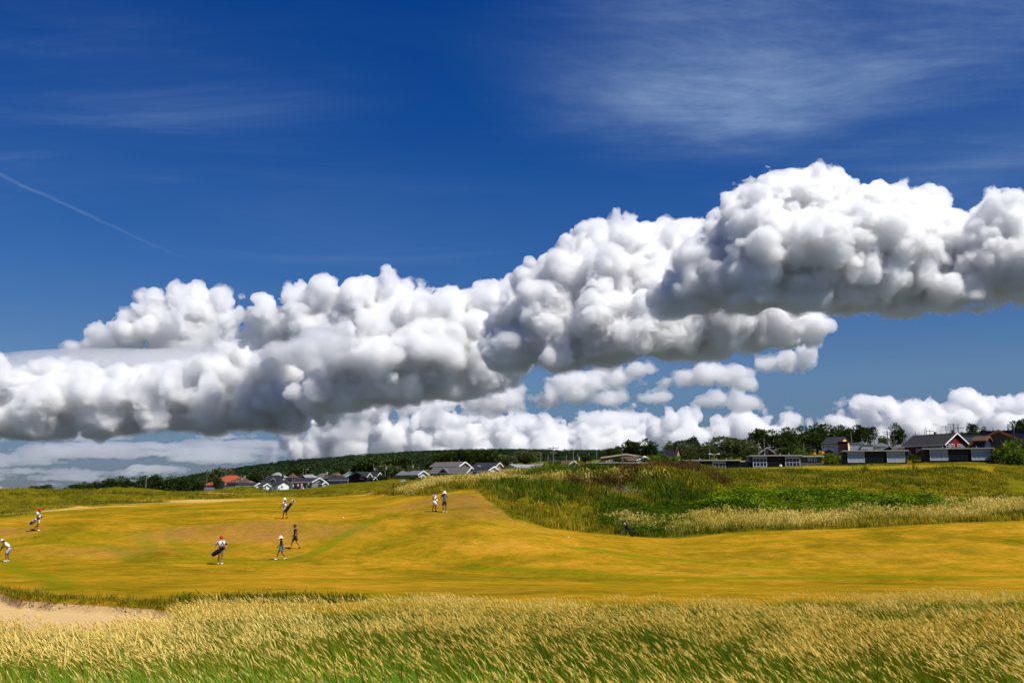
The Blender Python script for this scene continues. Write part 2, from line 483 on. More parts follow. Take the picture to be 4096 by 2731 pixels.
# ------------------------------------------------------------------ terrain: one sheet from the camera's dune to the far shore
def zv(d, v):
    return P(2048, v, d).z

COLS = [-1500, -500, 0, 300, 700, 1100, 1450, 1600, 1750, 1900, 2050, 2400, 2700, 3000, 3300, 3600, 3850, 4096, 4600, 5600]
def K(*kv):
    return kv
KN = {   # (distance, frame height v) knots from k2 outwards
    -1500: K((24, 2540), (36, 2400), (69, 2250), (78, 2150), (84, 2100), (100, 2075), (125, 2035), (150, 1975), (230, 1980), (330, 1982), (430, 1982), (800, 1985)),
    -500: K((24, 2540), (36, 2400), (69, 2250), (78, 2150), (84, 2100), (100, 2075), (125, 2035), (150, 1972), (230, 1978), (330, 1980), (430, 1981), (800, 1983)),
    0: K((24, 2540), (36, 2405), (69, 2252), (78, 2165), (84, 2105), (100, 2072), (125, 2030), (150, 1971), (220, 1975), (330, 1980), (430, 1981), (800, 1983)),
    300: K((24, 2540), (36, 2405), (68, 2256), (77, 2180), (85, 2092), (105, 2038), (130, 2016), (170, 1974), (260, 1977), (330, 1979), (430, 1979), (800, 1980)),
    700: K((25, 2520), (37, 2400), (68, 2252), (77, 2185), (85, 2100), (105, 2034), (145, 2004), (200, 1972), (280, 1969), (330, 1971), (430, 1968), (800, 1968)),
    1100: K((26, 2490), (37, 2395), (70, 2248), (77, 2192), (86, 2075), (110, 2022), (160, 1991), (225, 1970), (262, 1965), (330, 1969), (430, 1960), (800, 1955)),
    1450: K((26, 2490), (37, 2395), (68, 2262), (77, 2172), (88, 2062), (110, 2016), (160, 1978), (210, 1950), (255, 1936), (330, 1938), (430, 1925), (800, 1920)),
    1600: K((26, 2490), (37, 2395), (67, 2266), (78, 2150), (88, 2055), (101, 2012), (118, 1980), (160, 1948), (220, 1938), (300, 1930), (400, 1912), (800, 1900)),
    1750: K((26, 2490), (37, 2395), (66, 2272), (78, 2136), (87, 2050), (99, 1996), (108, 1955), (136, 1922), (180, 1926), (280, 1925), (380, 1905), (800, 1880)),
    1900: K((26, 2490), (37, 2395), (64, 2282), (77, 2140), (86, 2062), (97, 1990), (104, 1958), (130, 1918), (175, 1920), (270, 1915), (370, 1895), (800, 1870)),
    2050: K((27, 2490), (37, 2390), (62, 2292), (76, 2150), (86, 2086), (93, 2020), (104, 1950), (124, 1902), (168, 1912), (260, 1900), (360, 1880), (800, 1860)),
    2400: K((27, 2485), (37, 2385), (60, 2302), (78, 2165), (84, 2130), (92, 2066), (103, 1990), (124, 1888), (168, 1892), (250, 1880), (350, 1862), (800, 1850)),
    2700: K((27, 2480), (37, 2380), (60, 2302), (78, 2185), (84.5, 2146), (94, 2086), (106, 1990), (126, 1883), (170, 1892), (246, 1882), (350, 1858), (800, 1850)),
    3000: K((28, 2470), (37, 2378), (58, 2312), (76, 2188), (85, 2126), (95, 2092), (112, 2000), (140, 1893), (190, 1876), (246, 1873), (350, 1842), (800, 1835)),
    3300: K((28, 2465), (37, 2375), (58, 2312), (76, 2178), (85.5, 2116), (97, 2080), (118, 1986), (145, 1887), (200, 1872), (246, 1862), (335, 1826), (800, 1822)),
    3600: K((28, 2460), (37, 2373), (58, 2312), (76, 2166), (86.5, 2104), (98, 2062), (118, 1995), (145, 1882), (205, 1866), (246, 1853), (320, 1820), (800, 1805)),
    3850: K((28, 2455), (37, 2371), (58, 2312), (76, 2156), (87, 2094), (98, 2056), (118, 2000), (146, 1880), (210, 1868), (246, 1848), (320, 1818), (800, 1800)),
    4096: K((28, 2452), (37, 2370), (58, 2312), (76, 2148), (88, 2080), (98, 2048), (118, 2006), (150, 1920), (210, 1872), (246, 1856), (320, 1820), (800, 1800)),
    4600: K((28, 2450), (37, 2370), (58, 2312), (76, 2148), (88, 2080), (98, 2040), (118, 2006), (150, 1930), (210, 1880), (246, 1862), (320, 1820), (800, 1800)),
    5600: K((28, 2450), (37, 2370), (58, 2312), (76, 2148), (88, 2080), (98, 2040), (118, 2006), (150, 1930), (210, 1880), (246, 1862), (320, 1820), (800, 1800)),
}
KD, KZ = [], []
for c in COLS:
    kk = [(0.3, -1.72), (4.0, -1.95), (11, -2.85)] + [(d, zv(d, v)) for d, v in KN[c]] + [(1400, -2.0), (2600, -13.0), (4000, -16.0)]
    KD.append([a for a, b in kk])
    KZ.append([b for a, b in kk])
KD, KZ = np.array(KD, float), np.array(KZ, float)
CU = np.array(COLS, float)

def pchip_rows(xk, yk, x):
    """Monotone cubic through (xk, yk) rows (n, K), at x (n,)."""
    h = np.diff(xk, axis=1)
    dl = np.diff(yk, axis=1) / h
    m = np.zeros_like(yk)
    w1 = 2 * h[:, 1:] + h[:, :-1]
    w2 = h[:, 1:] + 2 * h[:, :-1]
    same = dl[:, 1:] * dl[:, :-1] > 0
    with np.errstate(divide='ignore', invalid='ignore'):
        hm = (w1 + w2) / (w1 / dl[:, :-1] + w2 / dl[:, 1:])
    m[:, 1:-1] = np.where(same, hm, 0)
    m[:, 0], m[:, -1] = dl[:, 0], dl[:, -1]
    j = np.clip((xk < x[:, None]).sum(1) - 1, 0, xk.shape[1] - 2)
    r = np.arange(len(x))
    hh = h[r, j]
    t = np.clip((x - xk[r, j]) / hh, 0, 1)
    t2, t3 = t * t, t * t * t
    return ((2 * t3 - 3 * t2 + 1) * yk[r, j] + (t3 - 2 * t2 + t) * hh * m[r, j] + (-2 * t3 + 3 * t2) * yk[r, j + 1] + (t3 - t2) * hh * m[r, j + 1])

def cols_at(u):
    """Knots blended smoothly between the columns (cubic Hermite in u)."""
    u = np.clip(u, CU[0], CU[-1])
    j = np.clip(np.searchsorted(CU, u) - 1, 0, len(CU) - 2)
    t = (u - CU[j]) / (CU[j + 1] - CU[j])
    def her(A):
        g = np.gradient(A, CU, axis=0)
        h = (CU[j + 1] - CU[j])[:, None]
        tt = t[:, None]
        a = (2 * tt ** 3 - 3 * tt ** 2 + 1) * A[j] + (tt ** 3 - 2 * tt ** 2 + tt) * h * g[j] * .6 + (-2 * tt ** 3 + 3 * tt ** 2) * A[j + 1] + (tt ** 3 - tt ** 2) * h * g[j + 1] * .6
        return a
    D = her(KD)
    D = np.maximum.accumulate(D + np.arange(D.shape[1]) * 1e-3, axis=1)
    return D, her(KZ)

CT = math.cos(TILT)
def u_of(x, y):
    return 2048 + F * x / np.maximum(y, .3) / CT

FE_U = [-1500, 0, 150, 300, 700, 1100, 1450, 1560, 1640, 1720, 1800, 1900, 1960, 2050, 2200, 2400, 2700, 3000, 3600, 4096, 5600]
FE_D = [99, 99, 104, 109, 146, 164, 164, 130, 108, 102, 102.5, 102, 94, 86.8, 84.6, 84, 84.6, 85, 86.5, 88, 88]      # far edge of the fairway
GE_U = [-1500, 0, 400, 760, 900, 1100, 2000, 3000, 4096, 5600]
GE_D = [23.5, 23.5, 24.5, 26, 27.5, 28, 29.5, 30.5, 31.5, 31.5]                                                      # far edge of the tall grass
def fe(u):
    return np.interp(u, FE_U, FE_D)
def ge(u):
    return np.interp(u, GE_U, GE_D)

# bunker outline on the ground (u, distance): rim points, far side
BK_U = [-1500, -200, 0, 45, 80, 120, 180, 240, 330, 420, 520, 640, 735, 760]
BK_D = [43, 43, 42.2, 41.2, 39.4, 38.0, 37.6, 36.8, 36.2, 35.6, 35.0, 34.2, 33.0, 31.0]
def bunker(u, d):
    """1 inside the sand, 0 outside (soft)."""
    far = np.interp(u, BK_U, BK_D)
    return np.clip((far - d) / 0.35, 0, 1) * np.clip((d - 21.5) / 1.5, 0, 1) * np.clip((752 - u) / 30, 0, 1)

KNOLLS = [(440, 205, 3.6, .75), (530, 205, 4.5, .6), (610, 207, 3.5, .35), (990, 226, 4.5, 1.1), (905, 228, 5, .5), (1410, 222, 6, .8), (1520, 212, 6, .7), (330, 172, 9, .5), (100, 150, 6, .35)]
def height(x, y, rough=True):
    x, y = np.atleast_1d(np.asarray(x, float)), np.atleast_1d(np.asarray(y, float))
    u = u_of(x, y)
    D, Z = cols_at(u)
    yy = np.clip(y, 0.31, 3999)
    z = pchip_rows(D, Z, yy)
    p = np.stack([x, y, np.zeros_like(x)], 1).astype(np.float32)
    far = np.clip((y - 30) / 20, 0, 1) * np.clip((500 - y) / 150, 0, 1)
    onf = np.clip((fe(u) - y) / 3 + .5, 0, 1)
    z = z + far * (vnoise(p / 13 + 2.2) * 0.20 + vnoise(p / 5.1 + 8.4) * 0.08 + vnoise(p / 2.3 + 5.5) * 0.025)
    z = z + far * (1 - onf) * (vnoise(p / 9 + 4.7) * 0.28 + vnoise(p / 3.3 + 1.9) * 0.10)
    for (ku, kd, kr, kh) in KNOLLS:
        kx = (ku - 2048) / F * CT * kd
        z = z + kh * np.exp(-((x - kx) / kr) ** 2 - ((y - kd) / (kr * 1.5)) ** 2)
    z = z - 0.42 * bunker(u, y) * np.clip((np.interp(u, BK_U, BK_D) - y) / 1.5 + .6, 0, 1)
    return z

def gz(x, y):
    return float(height([x], [y])[0])

def hit(u, v, d0=6.0, d1=700.0):
    """First ground point met in direction (u, v)."""
    ds = np.exp(np.linspace(math.log(d0), math.log(d1), 700))
    q = P(u, v, 1.0)
    zz = height(q.x * ds, ds)
    k = np.argmax(zz >= q.z * ds)
    d = ds[k] if zz[k] >= q.z * ds[k] else d1
    return Vector((q.x * d, d, gz(q.x * d, d)))

def gp(u, d, dz=0.0):
    """Ground point at distance d in column u."""
    x = (u - 2048) / F * CT * d
    return Vector((x, d, gz(x, d) + dz))

def plane_mesh():
    s1 = np.linspace(-0.57, 0.57, 620)
    s = np.concatenate([np.linspace(-1.5, -0.6, 40), s1, np.linspace(0.6, 1.5, 40)])
    d = np.concatenate([np.linspace(0.35, 20, 40), np.arange(20.5, 30, 0.5), np.arange(30, 44, 0.16), np.arange(44, 78, 0.5), np.arange(78, 112, 0.3), np.arange(112, 160, 0.7),
                        np.arange(160, 270, 1.8), np.arange(270, 500, 7), np.geomspace(500, 3990, 50)])
    S, Dg = np.meshgrid(s, d, indexing='ij')
    x, y = (S * Dg).ravel(), Dg.ravel()
    z = height(x, y)
    ns, nd = len(s), len(d)
    i, j = np.meshgrid(np.arange(ns - 1), np.arange(nd - 1), indexing='ij')
    a = (i * nd + j).ravel()
    Q = np.stack([a, a + nd, a + nd + 1, a + 1], 1)
    return np.stack([x, y, z], 1), Q

TV, TQ = plane_mesh()
terr = mesh_np('ground', TV, TQ)
terr.polygons.foreach_set('use_smooth', np.ones(len(TQ), bool))
tx_, ty_ = TV[:, 0], TV[:, 1]
tu = u_of(tx_, ty_)

def path_mask(pts, w, x, y, soft=0.6):
    """Soft mask along a polyline of directions (u, v), laid on the ground; w in metres."""
    W_ = [hit(u, v) for u, v in pts]
    best = np.full(len(x), 1e9)
    for a, b in zip(W_[:-1], W_[1:]):
        ax, ay, bx, by = a.x, a.y, b.x, b.y
        dx, dy = bx - ax, by - ay
        L2 = dx * dx + dy * dy + 1e-9
        t = np.clip(((x - ax) * dx + (y - ay) * dy) / L2, 0, 1)
        best = np.minimum(best, np.hypot(x - ax - t * dx, y - ay - t * dy))
    return np.clip(1 - (best - w * (1 - soft)) / (w * 2 * soft), 0, 1)

def patch_mask(u, v, ru, rv, x, y):
    """Soft elliptical patch on the ground, ru to the sides and rv in depth (metres)."""
    c = hit(u, v)
    q = np.hypot((x - c.x) / ru, (y - c.y) / rv)
    return np.clip(1.3 - q, 0, 1)

pn = np.stack([tx_, ty_, np.zeros_like(tx_)], 1).astype(np.float32)
track = np.zeros(len(tx_))
near = (ty_ > 28) & (ty_ < 110)
xn, yn = tx_[near], ty_[near]
wob = vnoise(pn[near] / 4 + 3) * .5
for pts, w, k in [
        ([(20, 2190), (250, 2170), (430, 2185), (560, 2238), (700, 2243), (900, 2240), (1150, 2240), (1260, 2214), (1340, 2165), (1420, 2122), (1500, 2085)], 0.85, .95),
        ([(700, 2252), (1000, 2256), (1250, 2244)], 0.8, .8),
        ([(1880, 2270), (2200, 2282), (2600, 2312), (3200, 2312), (4096, 2308), (4400, 2308)], 0.9, 1.0),
        ([(3300, 2300), (3480, 2255), (3540, 2240)], 0.7, .5),
        ([(2300, 2190), (2380, 2196), (2480, 2216), (2700, 2240), (3000, 2262), (3150, 2272)], 0.8, .9),
        ([(2400, 2330), (2600, 2345), (2760, 2330), (2950, 2300)], 0.9, .7),
        ([(560, 2130), (585, 2185), (570, 2215)], 1.2, .75),
        ([(690, 2110), (700, 2170), (780, 2225)], 0.9, .7),
        ([(30, 2240), (110, 2290), (230, 2325), (260, 2360)], 1.0, .85),
        ([(0, 2262), (250, 2262), (420, 2300)], 0.8, .6),
        ([(330, 2345), (700, 2330), (1000, 2290)], 0.6, .5)]:
    track[near] = np.maximum(track[near], k * path_mask(pts, w, xn, yn + wob))
brown = np.zeros(len(tx_))  # slope shade of the banks put into brown turf, besides bare bunker earth
for (u, v, ru, rv, k) in [(1000, 2130, 10, 4, 1.0), (1200, 2110, 6, 3, .6), (420, 2210, 7, 4, .55), (30, 2130, 3.6, 2.2, 1.0), (1840, 2005, 9, 7, 1.0), (1930, 2040, 6, 6, .8), (3560, 2215, 14, 1.6, .35), (150, 2195, 5, 2, .3)]:
    brown[near] = np.maximum(brown[near], k * patch_mask(u, v, ru, rv, xn, yn))
greenp = np.zeros(len(tx_))
for (u, v, ru, rv, k) in [(100, 2060, 9, 3, .8), (330, 2150, 9, 2.5, .5), (2050, 2110, 5, 3, .4), (170, 2310, 5, 1.4, .6), (1900, 2060, 7, 4, .35), (600, 2370, 9, 1, .6), (2250, 2110, 9, 2, .45)]:
    greenp[near] = np.maximum(greenp[near], k * patch_mask(u, v, ru, rv, xn, yn))
# darker mown hollows on the upper fairway
far_ = (ty_ > 80) & (ty_ < 240)
for (u, v, ru, rv, k) in [(880, 2032, 11, 2.6, 1.0), (1500, 2005, 12, 6, .7), (620, 2035, 8, 2, .5), (480, 1978, 30, 14, .8)]:
    m_ = patch_mask(u, v, ru, rv, tx_[far_], ty_[far_])
    greenp[far_] = np.maximum(greenp[far_], k * m_)
rough_ = np.clip((ty_ - fe(tu)) / 0.7 + .5, 0, 1)
# mown plateau in front of the cabins on the right
mown2 = np.clip((ty_ - np.interp(tu, [2750, 2900, 3300, 4100], [190, 160, 148, 150])) / 4, 0, 1) * np.clip((np.interp(tu, [2750, 2900, 3400, 3500, 3650, 4100], [190, 214, 222, 206, 228, 218]) - ty_) / 4, 0, 1) * np.clip((tu - 2780) / 120, 0, 1) * np.clip((4010 - tu) / 60, 0, 1)
rough_ = rough_ * (1 - mown2)
hay = np.zeros(len(tx_))
for (u, v, ru, rv, k) in [(560, 2014, 10, 3.5, 1.0), (330, 2024, 7, 3, 1.0), (760, 2004, 9, 4, 1.0), (1000, 1978, 14, 10, .8), (210, 2040, 5, 2.5, 1.0), (1560, 1955, 8, 8, .6), (1500, 1962, 8, 8, .7)]:
    hay[far_] = np.maximum(hay[far_], k * patch_mask(u, v, ru, rv, tx_[far_], ty_[far_]))
sand_ = bunker(tu, ty_)
# bare red earth of the little bunker at the right edge
m_ = patch_mask(4085, 1935, 3.4, 8, tx_[far_], ty_[far_])
brown[far_] = np.maximum(brown[far_], np.clip(m_ * 3, 0, 1) * (ty_[far_] > 120))
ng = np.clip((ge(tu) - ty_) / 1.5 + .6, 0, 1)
def vcol(me, name, *ch):
    a = me.attributes.new(name, 'FLOAT_COLOR', 'POINT')
    arr = np.stack(list(ch) + [np.ones(len(ch[0]))] * (4 - len(ch)), 1).astype(np.float32)
    a.data.foreach_set('color', arr.ravel())
vcol(terr, 'turf', track, brown, greenp, ng)
vcol(terr, 'cover', rough_, hay, sand_, mown2)

def new_mat(name, rough=0.9, spec=0.2):
    m = bpy.data.materials.new(name)
    m.use_nodes = True
    n = NT(m.node_tree)
    b = m.node_tree.nodes['Principled BSDF']
    b.inputs['Roughness'].default_value = rough
    b.inputs['Specular IOR Level'].default_value = spec
    return m, n, b

def ground_mat():
    m, n, b = new_mat('turf_and_soil', 1.0, 0.0)
    pos = n.n('ShaderNodeNewGeometry').outputs['Position']
    def attr(nm):
        a = n.n('ShaderNodeAttribute', attribute_name=nm)
        s = n.n('ShaderNodeSeparateColor')
        n.l(a.outputs['Color'], s.inputs[0])
        return s.outputs[0], s.outputs[1], s.outputs[2], a.outputs['Alpha']
    tr, br, gr, ngr = attr('turf')
    ro, ha, sa, mw = attr('cover')
    n1 = n.noise(pos, 0.09, 5, 0.6, 0.6)
    n2 = n.noise(pos, 0.45, 6, 0.62, 0.4)
    n3 = n.noise(pos, 2.6, 6, 0.7)
    n4 = n.noise(pos, 14.0, 4, 0.7)
    n5 = n.noise(pos, 0.9, 6, 0.78, 0.5)
    mp = n.n('ShaderNodeMapping')
    n.l(pos, mp.inputs[0])
    mp.inputs['Scale'].default_value = (0.26, 0.30, 0.3)
    mp.inputs['Rotation'].default_value = (0, 0, 0.12)
    n6 = n.noise(mp.outputs[0], 1.0, 7, 0.72, 0.6)
    och = n.ramp(n.m('ADD', n.m('ADD', n.m('MULTIPLY', n1, 0.34), n.m('MULTIPLY', n6, 0.36)), n.m('MULTIPLY', n5, 0.30)), [(0.36, (0.100, 0.088, 0.003)), (0.44, (0.200, 0.130, 0.004)), (0.51, (0.300, 0.168, 0.007)), (0.57, (0.385, 0.196, 0.013)), (0.66, (0.47, 0.252, 0.042))])
    gcol = n.mix(n3, (0.095, 0.125, 0.002, 1), (0.19, 0.165, 0.004, 1))
    # scattered tufts that stayed green
    tuft = n.m('MULTIPLY', n.smooth(n3, 0.50, 0.68), n.smooth(n6, 0.60, 0.38))
    brk = n.m('MULTIPLY', n.m('SUBTRACT', n.m('ADD', n.m('MULTIPLY', n6, .5), n.m('MULTIPLY', n5, .5)), 0.5), 2.6)
    gmask = n.m('MAXIMUM', n.m('MULTIPLY', n.smooth(n.m('ADD', tr, brk), 0.25, 1.15), 0.85), n.m('MULTIPLY', n.smooth(n.m('ADD', gr, brk), 0.15, 1.0), 0.8))
    gmask = n.m('MAXIMUM', gmask, n.m('MULTIPLY', tuft, 0.8), clamp=True)
    c = n.mix(gmask, och, gcol)
    c = n.mix(n.m('MULTIPLY', n.smooth(br, 0.0, 1.0), n.smooth(n2, 0.25, 0.7)), c, n.mix(n3, (0.19, 0.095, 0.022, 1), (0.30, 0.15, 0.03, 1)))
    rcol = n.mix(n2, (0.055, 0.065, 0.003, 1), (0.18, 0.135, 0.006, 1))
    c = n.mix(ro, c, rcol)
    c = n.mix(mw, c, n.mix(n2, (0.15, 0.125, 0.005, 1), (0.29, 0.195, 0.012, 1)))
    c = n.mix(n.smooth(ha, 0.1, 0.6), c, n.mix(n3, (0.34, 0.21, 0.035, 1), (0.55, 0.36, 0.085, 1)))
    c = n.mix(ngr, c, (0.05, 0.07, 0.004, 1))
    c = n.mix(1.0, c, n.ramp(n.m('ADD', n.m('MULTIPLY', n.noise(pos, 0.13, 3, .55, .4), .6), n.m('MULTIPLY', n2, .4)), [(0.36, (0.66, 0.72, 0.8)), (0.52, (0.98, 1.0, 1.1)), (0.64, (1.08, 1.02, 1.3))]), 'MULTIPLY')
    grain = n.m('MULTIPLY_ADD', n4, 0.7, 0.68)
    c = n.mix(1.0, c, n.m('MULTIPLY', grain, n.m('MULTIPLY_ADD', n.noise(pos, 1.7, 8, .8), 1.1, 0.48)), 'MULTIPLY')
    scol = n.mix(n.noise(pos, 5.0, 5, 0.65), (0.44, 0.29, 0.12, 1), (0.62, 0.42, 0.20, 1))
    c = n.mix(n.smooth(sa, 0.35, 0.6), c, scol)
    n.l(c, b.inputs['Base Color'])
    bp = n.n('ShaderNodeBump')
    bp.inputs['Strength'].default_value = 0.55
    bp.inputs['Distance'].default_value = 0.06
    n.l(n.m('ADD', n.m('MULTIPLY', n3, 1.2), n.m('MULTIPLY', n4, 0.5)), bp.inputs['Height'])
    n.l(bp.outputs[0], b.inputs['Normal'])
    return m

GROUND_MAT = ground_mat()
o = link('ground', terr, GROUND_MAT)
prop(o, 'mown ochre fairway rolling up into rough grass dunes', kind='structure')
# low country out to the horizon on all sides
low_m, n, b = new_mat('far_country', 1.0, 0.0)
g = n.n('ShaderNodeNewGeometry').outputs['Position']
n.l(n.mix(n.noise(g, 0.0012, 6, 0.6), (0.050, 0.070, 0.068, 1), (0.135, 0.145, 0.13, 1)), b.inputs['Base Color'])
R_ = 90000.0
low_o = link('land', mesh_np('land', np.array([[-R_, -R_, -12.5], [R_, -R_, -12.5], [R_, R_, -12.5], [-R_, R_, -12.5]]), np.array([[0, 1, 2, 3]])), low_m)
prop(low_o, 'flat distant country out to the horizon', kind='structure')
print('terrain', round(time.time() - T0, 1))
# ------------------------------------------------------------------ vegetation: plant meshes and a scatterer for what nobody could count
KIT = bpy.data.collections.new('plant_kit')          # source meshes, only ever seen through the scatters

def leaf_mat(name, lo, hi, rough=0.6, trans=0.35, tip=None, scale=1.0):
    """Plant tissue: colour between lo and hi from the plant's own tint, a little light passes through."""
    m = bpy.data.materials.new(name)
    m.use_nodes = True
    t = m.node_tree
    t.nodes.clear()
    n = NT(t)
    a = n.n('ShaderNodeAttribute', attribute_name='tint', attribute_type='INSTANCER')
    rnd = n.n('ShaderNodeNewGeometry').outputs['Random Per Island']
    f = n.m('ADD', n.m('MULTIPLY', a.outputs['Fac'], 0.75), n.m('MULTIPLY', rnd, 0.35), clamp=True)
    c = n.mix(f, (*lo, 1), (*hi, 1))
    if tip:
        at = n.n('ShaderNodeAttribute', attribute_name='up')
        c = n.mix(n.smooth(at.outputs['Fac'], 0.35, 1.0), c, (*tip, 1))
    d = n.n('ShaderNodeBsdfDiffuse')
    n.l(c, d.inputs[0])
    tr = n.n('ShaderNodeBsdfTranslucent')
    n.l(n.mix(1.0, c, (1.0, 1.0, 0.6, 1), 'MULTIPLY'), tr.inputs[0])
    mx = n.n('ShaderNodeMixShader')
    mx.inputs[0].default_value = trans
    n.l(d.outputs[0], mx.inputs[1])
    n.l(tr.outputs[0], mx.inputs[2])
    gl = n.n('ShaderNodeBsdfGlossy')
    gl.inputs['Roughness'].default_value = rough
    gl.inputs['Color'].default_value = (0.5, 0.5, 0.45, 1)
    m2 = n.n('ShaderNodeMixShader')
    m2.inputs[0].default_value = 0.012
    n.l(mx.outputs[0], m2.inputs[1])
    n.l(gl.outputs[0], m2.inputs[2])
    o = n.n('ShaderNodeOutputMaterial')
    n.l(m2.outputs[0], o.inputs[0])
    return m

class Plant:
    """Collects ribbons, spindles and leaves into one mesh with material slots and an 'up' attribute."""
    def __init__(s):
        s.v, s.f, s.mi, s.up = [], [], [], []
    def ribbon(s, pts, w, mi=0, side=None):
        """Tapering double-sided blade along pts."""
        b = len(s.v)
        n = len(pts)
        for i, p in enumerate(pts):
            d = (pts[min(i + 1, n - 1)] - pts[max(i - 1, 0)]).normalized()
            sd = side if side is not None else d.cross(Vector((0, 0, 1)))
            if sd.length < 1e-4:
                sd = Vector((1, 0, 0))
            sd = sd.normalized() * (w * (1 - i / (n - 1)) ** .6 * .5 + w * .04)
            s.v += [p - sd, p + sd]
            s.up += [i / (n - 1)] * 2
        for i in range(n - 1):
            s.f.append((b + 2 * i, b + 2 * i + 1, b + 2 * i + 3, b + 2 * i + 2))
            s.mi.append(mi)
    def spindle(s, pts, r, mi=1, k=4):
        b = len(s.v)
        n = len(pts)
        prof = [math.sin(PI * (0.12 + 0.86 * i / (n - 1))) ** .7 for i in range(n)]
        for i, p in enumerate(pts):
            d = (pts[min(i + 1, n - 1)] - pts[max(i - 1, 0)]).normalized()
            a = d.orthogonal().normalized()
            c = d.cross(a)
            for j in range(k):
                an = 2 * PI * j / k + i * .6
                s.v.append(p + (a * math.cos(an) + c * math.sin(an)) * r * prof[i] * random.uniform(.75, 1.2))
                s.up.append(i / (n - 1))
        for i in range(n - 1):
            for j in range(k):
                s.f.append((b + i * k + j, b + i * k + (j + 1) % k, b + (i + 1) * k + (j + 1) % k, b + (i + 1) * k + j))
                s.mi.append(mi)
    def leaf(s, p, d, l, w, mi=0, fold=0.2):
        """Folded pointed leaf: two quads."""
        d = d.normalized()
        sd = d.cross(Vector((random.gauss(0, .4), random.gauss(0, .4), 1))).normalized()
        nn = sd.cross(d)
        b = len(s.v)
        s.v += [p, p + d * l * .45 + sd * w * .5 + nn * fold * w, p + d * l, p + d * l * .45 - sd * w * .5 + nn * fold * w]
        s.up += [0, .5, 1, .5]
        s.f += [(b, b + 1, b + 2), (b, b + 2, b + 3)]
        s.mi += [mi, mi]
    def mesh(s, name, mats):
        me = bpy.data.meshes.new(name)
        me.from_pydata([tuple(v) for v in s.v], [], s.f)
        for m in mats:
            me.materials.append(m)
        me.polygons.foreach_set('material_index', s.mi)
        a = me.attributes.new('up', 'FLOAT', 'POINT')
        a.data.foreach_set('value', s.up)
        me.update()
        return me

def kit(name, meshes):
    c = bpy.data.collections.new(name)
    for i, me in enumerate(meshes):
        o = bpy.data.objects.new('%s_%02d' % (name, i), me)
        c.objects.link(o)
    return c

def scatter_tree(coll):
    g = bpy.data.node_groups.new('scatter_' + coll.name, 'GeometryNodeTree')
    g.interface.new_socket('Geometry', in_out='INPUT', socket_type='NodeSocketGeometry')
    g.interface.new_socket('Geometry', in_out='OUTPUT', socket_type='NodeSocketGeometry')
    n = NT(g)
    gi, go = n.n('NodeGroupInput'), n.n('NodeGroupOutput')
    ci = n.n('GeometryNodeCollectionInfo', transform_space='ORIGINAL')
    ci.inputs[0].default_value = coll
    ci.inputs[1].default_value = True
    ci.inputs[2].default_value = True
    ip = n.n('GeometryNodeInstanceOnPoints')
    ip.inputs['Pick Instance'].default_value = True
    def na(nm, ty):
        x = n.n('GeometryNodeInputNamedAttribute', data_type=ty)
        x.inputs[0].default_value = nm
        return x.outputs[0]
    n.l(gi.outputs[0], ip.inputs['Points'])
    n.l(ci.outputs[0], ip.inputs['Instance'])
    n.l(na('pick', 'INT'), ip.inputs['Instance Index'])
    n.l(na('turn', 'FLOAT_VECTOR'), ip.inputs['Rotation'])
    n.l(na('size', 'FLOAT_VECTOR'), ip.inputs['Scale'])
    n.l(ip.outputs[0], go.inputs[0])
    return g

def scatter(name, label, coll, pts, pick, turn, size, tint, parent=None):
    """One object of kind stuff; pts (n,3), pick (n,), turn (n,3), size (n,) or (n,3), tint (n,)."""
    me = bpy.data.meshes.new(name)
    pts = np.asarray(pts, np.float32)
    me.vertices.add(len(pts))
    me.vertices.foreach_set('co', pts.ravel())
    size = np.asarray(size, np.float32)
    if size.ndim == 1:
        size = np.repeat(size[:, None], 3, 1)
    for nm, ty, key, arr in (('pick', 'INT', 'value', np.asarray(pick, np.int32)), ('turn', 'FLOAT_VECTOR', 'vector', np.asarray(turn, np.float32).ravel()),
                             ('size', 'FLOAT_VECTOR', 'vector', size.ravel()), ('tint', 'FLOAT', 'value', np.asarray(tint, np.float32))):
        a = me.attributes.new(nm, ty, 'POINT')
        a.data.foreach_set(key, arr)
    o = link(name, me, None, parent)
    md = o.modifiers.new('scatter', 'NODES')
    md.node_group = scatter_tree(coll)
    if parent is None:
        prop(o, label, None, None, 'stuff')
    else:
        prop(o, label, None, None, 'stuff')
    return o

def turns(n, lean=0.12):
    return np.stack([rng.normal(0, lean, n), rng.normal(0, lean, n), rng.uniform(0, 2 * PI, n)], 1)

M_STALK = leaf_mat('grass_stalk', (0.22, 0.24, 0.02), (0.45, 0.36, 0.05), trans=0.35)
M_HEAD = leaf_mat('grass_seed_head', (0.84, 0.59, 0.10), (0.93, 0.75, 0.25), trans=0.4)
M_BLADE = leaf_mat('grass_blade', (0.050, 0.105, 0.003), (0.24, 0.27, 0.008), trans=0.35)
M_LONG = leaf_mat('long_grass_blade', (0.06, 0.16, 0.008), (0.20, 0.33, 0.02), trans=0.4)

def arc(base, h, lean, az, bend, n=5):
    """Points of a stem that rises h and bows over in direction az."""
    d = Vector((math.cos(az), math.sin(az), 0))
    pts = []
    for i in range(n):
        t = i / (n - 1)
        pts.append(base + Vector((0, 0, h * (t - bend * .35 * t ** 3))) + d * (h * (lean * t + bend * t ** 2.4)))
    return pts

